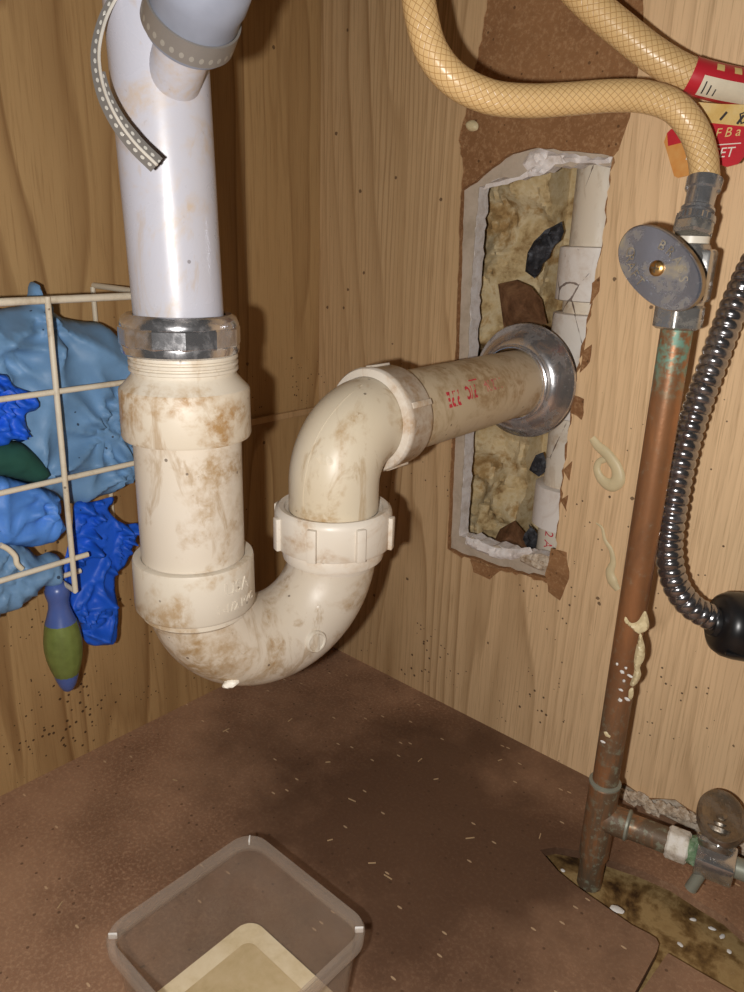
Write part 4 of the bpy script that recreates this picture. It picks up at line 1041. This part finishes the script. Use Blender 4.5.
# --- spiral steel hose and black weight
sp_c = [V((0.44, -0.10, 0.74)), V((0.434, -0.095, 0.64)), V((0.418, -0.083, 0.54)), V((0.403, -0.067, 0.475)), V((0.388, -0.047, 0.435)), PD(800, 190, 0.402), PD(770, 236, 0.402), PD(748, 275, 0.403), PD(728, 322, 0.405), PD(711, 368, 0.408), PD(694, 416, 0.412), PD(681, 465, 0.417), PD(673, 510, 0.421), PD(669, 550, 0.424), PD(675, 583, 0.426), PD(690, 605, 0.427), PD(712, 618, 0.428), PD(724, 622, 0.428)]
sps = spline(sp_c, 40); RS = 0.0077
_r = lambda s: RS*(0.80 + 0.20*abs(math.sin(s/0.0052*math.pi))**0.45)
# fine resample so that each turn of the spiral has its own relief
fine = []; acc = 0; last = sps[0]; fine.append(last)
for a, b in zip(sps, sps[1:]):
    k = max(1, int((b-a).length/0.00048))
    fine += [a + (b-a)*(i+1)/k for i in range(k)]
shh = solo('spray_hose', tube(fine, _r, 22), M['spiral_steel'], 'spiral-wound steel spray hose hanging beside the copper pipe', 'hose')
w0, w1 = PD(715, 622, 0.4285), PD(797, 636, 0.430)
bw = thing('hose_weight', 'black rounded plastic weight on the steel hose at right edge', 'weight', w0 + V((0.02, 0, -0.02)))
wdv = (w1-w0).normalized()
part('shell', lathe([(0.0075, 0.0), (0.0135, 0.0004), (0.0165, 0.002), (0.0186, 0.006), (0.0195, 0.012), (0.0197, 0.04), (0.0186, 0.047), (0.0150, 0.051), (0.0075, 0.052)], w0, wdv, 56), M['black_plastic'], bw, smooth=True)
part('sleeve', lathe([(0.0078, -0.003), (0.0086, -0.002), (0.0086, 0.003)], w0, wdv, 32), M['black_plastic'], bw)
part('seam_lip', box(w0 + wdv*0.026 + (V((0, 0, -1)) - wdv*-wdv.z)*0.0105 + V((0.0085, -0.0125, 0))*1.05, (0.043, 0.0022, 0.0016), rot=basis(wdv, wdv.cross(V((0, 0, 1))).normalized()*-1, V((0, 0, 1))), bevel=0.0004), M['black_plastic'], bw)

# --- lower valve
lv = thing('shutoff_valve', 'corroded lower shut-off valve with round brown knob by the floor', 'valve', T0 + td*0.07 - V((0, 0, 0.02)))
def along(px, py): return (PZ(px, py, TZ)-T0).dot(td)
s1, s2, s3, s4 = along(668, 838), along(689, 844), along(697, 848), along(736, 869)
s1 = 0.0405; 
part('crusted_nut', hexnut(T0 + td*s1, td, 0.0098, 0.0130, 0.15), M['white_nut'], lv, 'white crusted compression nut')
part('verdigris', lump(T0 + td*(s1+0.0150), (0.0055, 0.0085, 0.0088), 4, 0.35, 3), M['verdigris'], lv, 'green corrosion crust')
part('body', box(T0 + td*(s1+0.0280) + V((0, -0.001, -0.0005)), (0.0215, 0.0175, 0.0170), rot=basis(td, V((0, 0, 1)).cross(td), V((0, 0, 1))) @ Matrix.Rotation(0.30, 3, 'X'), bevel=0.0014), M['bright_body'], lv, 'chrome valve body')
part('outlet', lathe([(0.0062, 0.036), (0.0062, 0.07)], T0 + td*s1, td, 32), M['solder'], lv)
part('outlet_nut', hexnut(T0 + td*(s1+0.046), td, 0.0108, 0.014, 0.1), M['valve_metal'], lv)
kb = T0 + td*(s1+0.026) + V((0, 0, 0.006))
kn = PD(722, 815, 0.447)
kd = (kn-kb).normalized()
kl = (kn-kb).length
part('stem', lathe([(0.0088, 0.0), (0.0098, 0.002), (0.0098, kl*0.32), (0.0072, kl*0.36), (0.0072, kl*0.5), (0.0086, kl*0.54), (0.0086, kl*0.66), (0.005, kl*0.7), (0.005, kl-0.0045)], kb, kd, 36), M['corroded'], lv, 'stacked packing nut and stem')
part('packing_nut', hexnut(kb + kd*kl*0.12, kd, 0.0112, kl*0.22, 0.3), M['valve_metal'], lv)
kn_n = ((CAM-kn).normalized()*0.75 + kd*0.65).normalized()
ku = (V((1, 0.4, 0)) - kn_n*V((1, 0.4, 0)).dot(kn_n)).normalized(); kv = kn_n.cross(ku)
part('knob', oval(kn, ku, kv, kn_n, 0.0138, 0.0196, [(0.62, -0.0075), (0.9, -0.0070), (1.0, -0.0050), (1.0, -0.0012), (0.96, 0.0), (0.80, 0.0002), (0.72, -0.0006), (0.3, -0.0008)], pw=2.0), M['corroded'], lv, 'corroded brown knob')
part('knob_screw', lathe([(0.0030, -0.002), (0.0030, -0.0002), (0.0018, 0.0002)], kn, kn_n, 20), M['corroded'], lv)
part('drain_stub', lathe([(0.0034, 0.0), (0.0036, 0.016), (0.0028, 0.0165)], T0 + td*(s1+0.0235) + V((0, -0.004, -0.007)), (-0.25, -0.2, -0.95), 20), M['solder'], lv, 'small pale drain stub')
for k, (px, py) in enumerate([(665, 850), (672, 853), (678, 846)]):
    part('crust', lump(PZ(px, py, TZ-0.009), (0.003, 0.0025, 0.002), 20+k, 0.5, 2), M['plaster'], lv)

# ================================================================ WALL MARKS AND RUBBLE
def wall_drip(px, th, seed, label, holes=None):
    q = [PY(a, b, -0.0001) for a, b in px]
    return solo('caulk_drip', puff(q, (0, -1, 0), th, 0.0014, th*0.15, 150, seed, edge=0.003, back=0.02), M['caulk'], label, 'caulk', 'cream drips on the back wall')
# looped blob: a ring with a tail, built as a fat tube flattened to the wall
def wall_worm(px, rad, label):
    pts = spline([PY(a, b, -0.001) for a, b in px], 8)
    n = len(pts); bm = tube(pts, lambda s: 1.0, 12)
    # per-ring radius profile given as list
    bm.free(); L = [0]
    for a, b in zip(pts, pts[1:]): L.append(L[-1] + (b-a).length)
    def rr(s):
        k = s/L[-1]*(len(rad)-1); i = min(int(k), len(rad)-2); return rad[i] + (rad[i+1]-rad[i])*(k-i)
    bm = tube(pts, rr, 12)
    for v in bm.verts: v.co.y = min(-0.0001, (v.co.y+0.001)*0.5 - 0.001)
    return solo('caulk_drip', bm, M['caulk'], label, 'caulk', 'cream drips on the back wall')
wall_worm([(592, 438), (598, 446), (605, 452), (611, 459), (617, 469), (618, 480), (611, 485), (602, 480), (597, 470), (599, 462), (606, 459)], [0.0026, 0.0034, 0.0038, 0.004, 0.0042, 0.005, 0.0048, 0.0036, 0.0028, 0.0024, 0.0022], 'cream looped caulk smear on the wall left of copper pipe')
wall_worm([(596, 523), (602, 528), (605, 540), (611, 550), (613, 562), (610, 572), (613, 582), (618, 590)], [0.0006, 0.0012, 0.0014, 0.0018, 0.0021, 0.0031, 0.004, 0.0022], 'thin cream caulk dribble below the looped smear')
solo('caulk_blob', puff([PY(a, b, -0.0001) for a, b in ((467, 122), (473, 120), (478, 124), (477, 130), (470, 131), (466, 127))], (0, -1, 0), 0.0025, 0.0012, 0, 100, 3, edge=0.003, back=0.02), M['caulk'], 'small cream blob on torn brown board above the hole', 'caulk')
rr = random.Random(5)
for k, (a, b, s_) in enumerate([(622, 803, 5), (633, 801, 6), (641, 799, 5), (650, 806, 5), (661, 808, 5), (672, 811, 5), (683, 815, 5), (692, 818, 4), (735, 836, 6), (744, 846, 6), (628, 809, 4), (655, 812, 4)]):
    c = PY(a, b, -0.0035); s_ = s_*0.00085
    c.z = max(c.z, s_*0.75)
    solo('plaster_chunk', lump(c, (s_*1.2, s_*0.8, s_), 30+k, 0.55, 3), M['plaster'], 'crumbly off-white plaster chunk along the broken wall foot', 'plaster', 'plaster rubble at the wall foot')
# paint chips on the floor edge and wood splinters
def chip(px, py, z, s_, a, m, name, label, cat, group):
    c = PZ(px, py, z); rt = Matrix.Rotation(a, 3, 'Z')
    bm = lump(c + V((0, 0, s_[2]*0.9)), s_, px*0.1, 0.25, 2, rt)
    solo(name, bm, M[m], label, cat, group)
chip(617, 910, 0.0, (0.0042, 0.0026, 0.0006), 0.3, 'chip', 'paint_chip', 'white oval paint chip at rim of the floor cut-out', 'paint chip', None)
for k, (a, b, z) in enumerate([(563, 871, -0.0135), (693, 920, -0.0135), (722, 937, -0.0135), (729, 952, -0.0135), (680, 945, -0.0135), (712, 929, -0.0135)]):
    chip(a, b, z, (0.0016+0.0004*(k % 3), 0.0013, 0.0005), k*0.7, 'chip', 'paint_chip', 'tiny white paint chip lying in the floor cut-out', 'paint chip', 'tiny chips in the floor cut-out')
for k, (a, b, an) in enumerate([(328, 762, 0.2), (290, 720, 1.0), (352, 800, -0.5), (436, 779, 0.3), (372, 863, 0.1), (388, 877, -0.6), (330, 840, 0.4), (540, 836, 1.2), (226, 730, 0.8), (175, 780, -0.3), (420, 760, 0.9), (470, 838, 0.2), (500, 760, 0.5), (60, 905, 1.4)]):
    c = PZ(a, b, 0.0005); rt = Matrix.Rotation(an + 0.7, 3, 'Z')
    solo('wood_splinter', box(c, (0.0038+0.0012*(k % 3), 0.0006, 0.0006), rot=rt), M['splinter'], 'tiny pale wood splinter lying on the brown floor', 'splinter', 'splinters scattered on the floor', smooth=False)

# ================================================================ CONTAINER
cx, cy, hs_, hh_ = 0.2567, -0.3035, 0.0428, 0.066
ct = thing('plastic_container', 'square clear plastic tub on the brown floor under the trap', 'container', (cx, cy, 0.0))
def rrect(h, r, z, n=7):
    out = []; h *= 1.11
    for sx, sy, a0 in ((1, 1, 0), (-1, 1, 90), (-1, -1, 180), (1, -1, 270)):
        for i in range(n+1):
            a = math.radians(a0 + 90*i/n)
            out.append(V((cx + sx*(h-r) + r*math.cos(a), cy + sy*(h-r) + r*math.sin(a), z)))
    return out
def loft(loops, cap0=True, cap1=True):
    bm = bmesh.new(); g = [[bm.verts.new(p) for p in lp] for lp in loops]; m = len(g[0])
    for k in range(len(g)-1):
        for i in range(m): j = (i+1) % m; bm.faces.new((g[k][i], g[k][j], g[k+1][j], g[k+1][i]))
    if cap0: bm.faces.new(g[0])
    if cap1: bm.faces.new(g[-1])
    return bm
part('tub', loft([rrect(0.0345, 0.010, 0.0004), rrect(0.0358, 0.010, 0.0016), rrect(0.0402, 0.0115, hh_-0.004), rrect(0.0394, 0.0112, hh_-0.004), rrect(0.0351, 0.0095, 0.0024), rrect(0.034, 0.009, 0.0016)]), M['clear'], ct, 'clear tub wall')
part('rim', loft([rrect(0.0400, 0.0115, hh_-0.0075), rrect(0.0426, 0.0130, hh_-0.0072), rrect(0.0430, 0.0132, hh_-0.0012), rrect(0.0424, 0.0130, hh_), rrect(0.0398, 0.0115, hh_), rrect(0.0392, 0.0112, hh_-0.0012), rrect(0.0393, 0.0112, hh_-0.005)], False, False), M['rim'], ct, 'rolled rim with corner ribs')
for sx, sy in ((-1, 1), (1, 1), (-1, -1), (1, -1)):
    a = V((cx + sx*0.0418, cy + sy*0.0418, hh_-0.0012)); rt = Matrix.Rotation(math.atan2(sy, sx), 3, 'Z')
    part('corner_rib', box(a, (0.0042, 0.0009, 0.0034), rot=rt, bevel=0.0003), M['chip'], ct, 'small white corner rib')
lq = thing('murky_water', 'shallow murky beige water in the bottom of the plastic tub', 'water', (cx, cy, 0.0024))
part('silt_step', loft([rrect(0.0348, 0.0092, 0.0026), rrect(0.0358, 0.0096, 0.0118), rrect(0.0290, 0.007, 0.0104), rrect(0.0270, 0.006, 0.0094)], True, True), M['silt'], lq, 'pale silt band along the walls')
part('surface', loft([rrect(0.0268, 0.006, 0.0088), rrect(0.0272, 0.006, 0.0106)]), M['murk'], lq, 'murky beige water surface')

# ================================================================ WIRE BASKET AND ITS CONTENTS
BX = 0.080; WR = 0.00165
by0, by1 = -0.2112, -0.46
wbk = thing('wire_basket', 'cream coated wire basket hung on the left cabinet side', 'basket', (0.04, -0.33, 0.18))
def wire(*pts, r=WR): part('wire', tube([V(p) for p in pts] if len(pts) > 2 else [V(pts[0]), (V(pts[0])+V(pts[1]))/2, V(pts[1])], r, 12), M['wire'], wbk)
zt_ = 0.3500
wire((BX, by0, zt_), (BX, by1, zt_-0.003), r=0.0021)
wire((0.003, by0, zt_+0.001), (BX, by0, zt_), r=0.0019)
wire((0.003, by0-0.001, zt_), (0.003, by0-0.001, 0.18))
for z in (0.3000, 0.2498): wire((BX+0.001, by0, z+0.001), (BX+0.001, by1, z-0.002))
wire((BX+0.001, -0.2725, 0.2002), (BX+0.001, by1, 0.1985))
for y in (-0.2815, -0.3330, -0.3845, -0.436):
    wire((BX+0.002, y+0.0005, zt_+0.001), (BX+0.002, y-0.0015, 0.1795))
    wire((BX+0.002, y-0.0015, 0.1795), (0.058, y-0.001, 0.1795), r=0.0014) 
wire((0.060, -0.268, 0.1812), (0.060, by1, 0.1805))
wire((0.003, by0, 0.25), (0.003, by1, 0.25))
def soft(name, px, X, th, wr, ws, seed, m, label, cat, step=0.0028, edge=None, group=None, back=0.4, flutter=0.0, npinch=6):
    q = [PX(a, b, X) for a, b in px]
    n = V((1, -0.25, 0.1)).normalized(); n = V((1, 0, 0))
    return solo(name, puff(q, n, th, step, wr, ws, seed, edge=edge, back=back, flutter=flutter, npinch=npinch), M[m], label, cat, group, angle=180)
soft('plastic_bag', [(-40, 320), (0, 309), (22, 305), (27, 296), (29, 284), (34, 282), (40, 292), (47, 303), (58, 316), (80, 321), (100, 323), (112, 333), (121, 345), (127, 357), (129, 372), (121, 385), (126, 410), (131, 440), (134, 462), (130, 478), (112, 487), (92, 497), (70, 503), (56, 497), (40, 490), (0, 485), (-40, 480)], 0.032, 0.030, 0.0050, 22, 3, 'bag_blue', 'big pale blue crumpled plastic bag filling the wire basket', 'bag', step=0.0024, edge=0.026, npinch=9)
soft('rubber_glove', [(-35, 372), (0, 374), (8, 376), (13, 385), (21, 389), (32, 393), (38, 401), (36, 410), (26, 414), (26, 424), (29, 434), (22, 442), (12, 440), (4, 446), (-35, 448)], 0.067, 0.010, 0.0055, 60, 5, 'glove_royal', 'royal blue crumpled glove at the left edge, upper of the two', 'glove', step=0.0016, edge=0.006, npinch=9)
soft('scrubbing_pad', [(-35, 436), (0, 440), (20, 442), (33, 452), (44, 464), (49, 472), (44, 480), (30, 483), (10, 478), (-35, 470)], 0.063, 0.012, 0.0008, 60, 6, 'green_sponge', 'dark green scrubbing pad wedged among the gloves', 'scrubbing pad', step=0.0025, edge=0.014)
soft('rubber_glove', [(-35, 465), (0, 473), (18, 480), (40, 487), (56, 494), (61, 505), (60, 515), (64, 526), (57, 537), (45, 543), (30, 547), (0, 545), (-35, 545)], 0.062, 0.013, 0.003, 48, 8, 'glove_mid', 'smooth sky blue glove low in the basket above grey-blue one', 'glove', step=0.0024, edge=0.010)
gg = soft('rubber_glove', [(-35, 540), (0, 538), (15, 541), (28, 548), (37, 556), (48, 552), (58, 556), (61, 566), (60, 580), (48, 586), (38, 586), (34, 594), (20, 604), (0, 613), (-35, 625)], 0.060, 0.015, 0.003, 60, 9, 'glove_grey', 'pale grey-blue rolled glove at the basket bottom left', 'glove', step=0.0024, edge=0.012)
cuff = spline([PX(a, b, 0.0765) for a, b in ((0, 545), (8, 549), (15, 556), (17, 564), (22, 569))], 8)
part('rolled_cuff', tube(cuff, 0.0016, 10), M['tag_white'], gg, 'cream rolled cuff edge')
soft('rubber_glove', [(75, 503), (92, 502), (112, 497), (113, 503), (108, 509), (116, 519), (126, 524), (139, 524), (137, 537), (131, 552), (125, 566), (116, 575), (115, 590), (118, 606), (118, 624), (114, 640), (104, 645), (90, 645), (82, 636), (80, 625), (72, 617), (63, 608), (60, 590), (62, 570), (67, 550), (72, 528)], 0.050, 0.011, 0.0058, 42, 12, 'glove_royal', 'royal blue crumpled glove hanging down beside the white trap', 'glove', step=0.0016, edge=0.008, npinch=11)
# brush handle
b0, b1 = PX(56, 581, 0.066), PX(68.5, 691, 0.066)
bdv = (b1-b0).normalized(); BL = (b1-b0).length
bh = thing('brush_handle', 'blue and olive green brush handle hanging below the basket', 'brush', b1)
kpx = BL/110.0
def bp(lst): return [(r*kpx, t*kpx) for r, t in lst]
part('neck', lathe(bp([(0.5, 0), (5, 0.8), (9, 4), (10.6, 9), (9.8, 14), (8.6, 19), (8.8, 25), (11, 33), (13.2, 39.5)]), b0, bdv, 36), M['brush_blue'], bh, 'blue rounded handle end')
part('grip', lathe(bp([(13.2, 39.2), (14.6, 46), (16, 56), (16.2, 64), (15.2, 74), (13.0, 84), (10.6, 91.5)]), b0, bdv, 48, rmod=lambda a, t: 1 + 0.012*math.cos(a*14)), M['brush_green'], bh, 'ribbed olive green grip')
part('tip', lathe(bp([(10.7, 91.2), (9.6, 96), (7.6, 102), (4.8, 107.5), (2.0, 109.6), (0.3, 110)]), b0, bdv, 36), M['brush_blue'], bh, 'blue tapered tip')
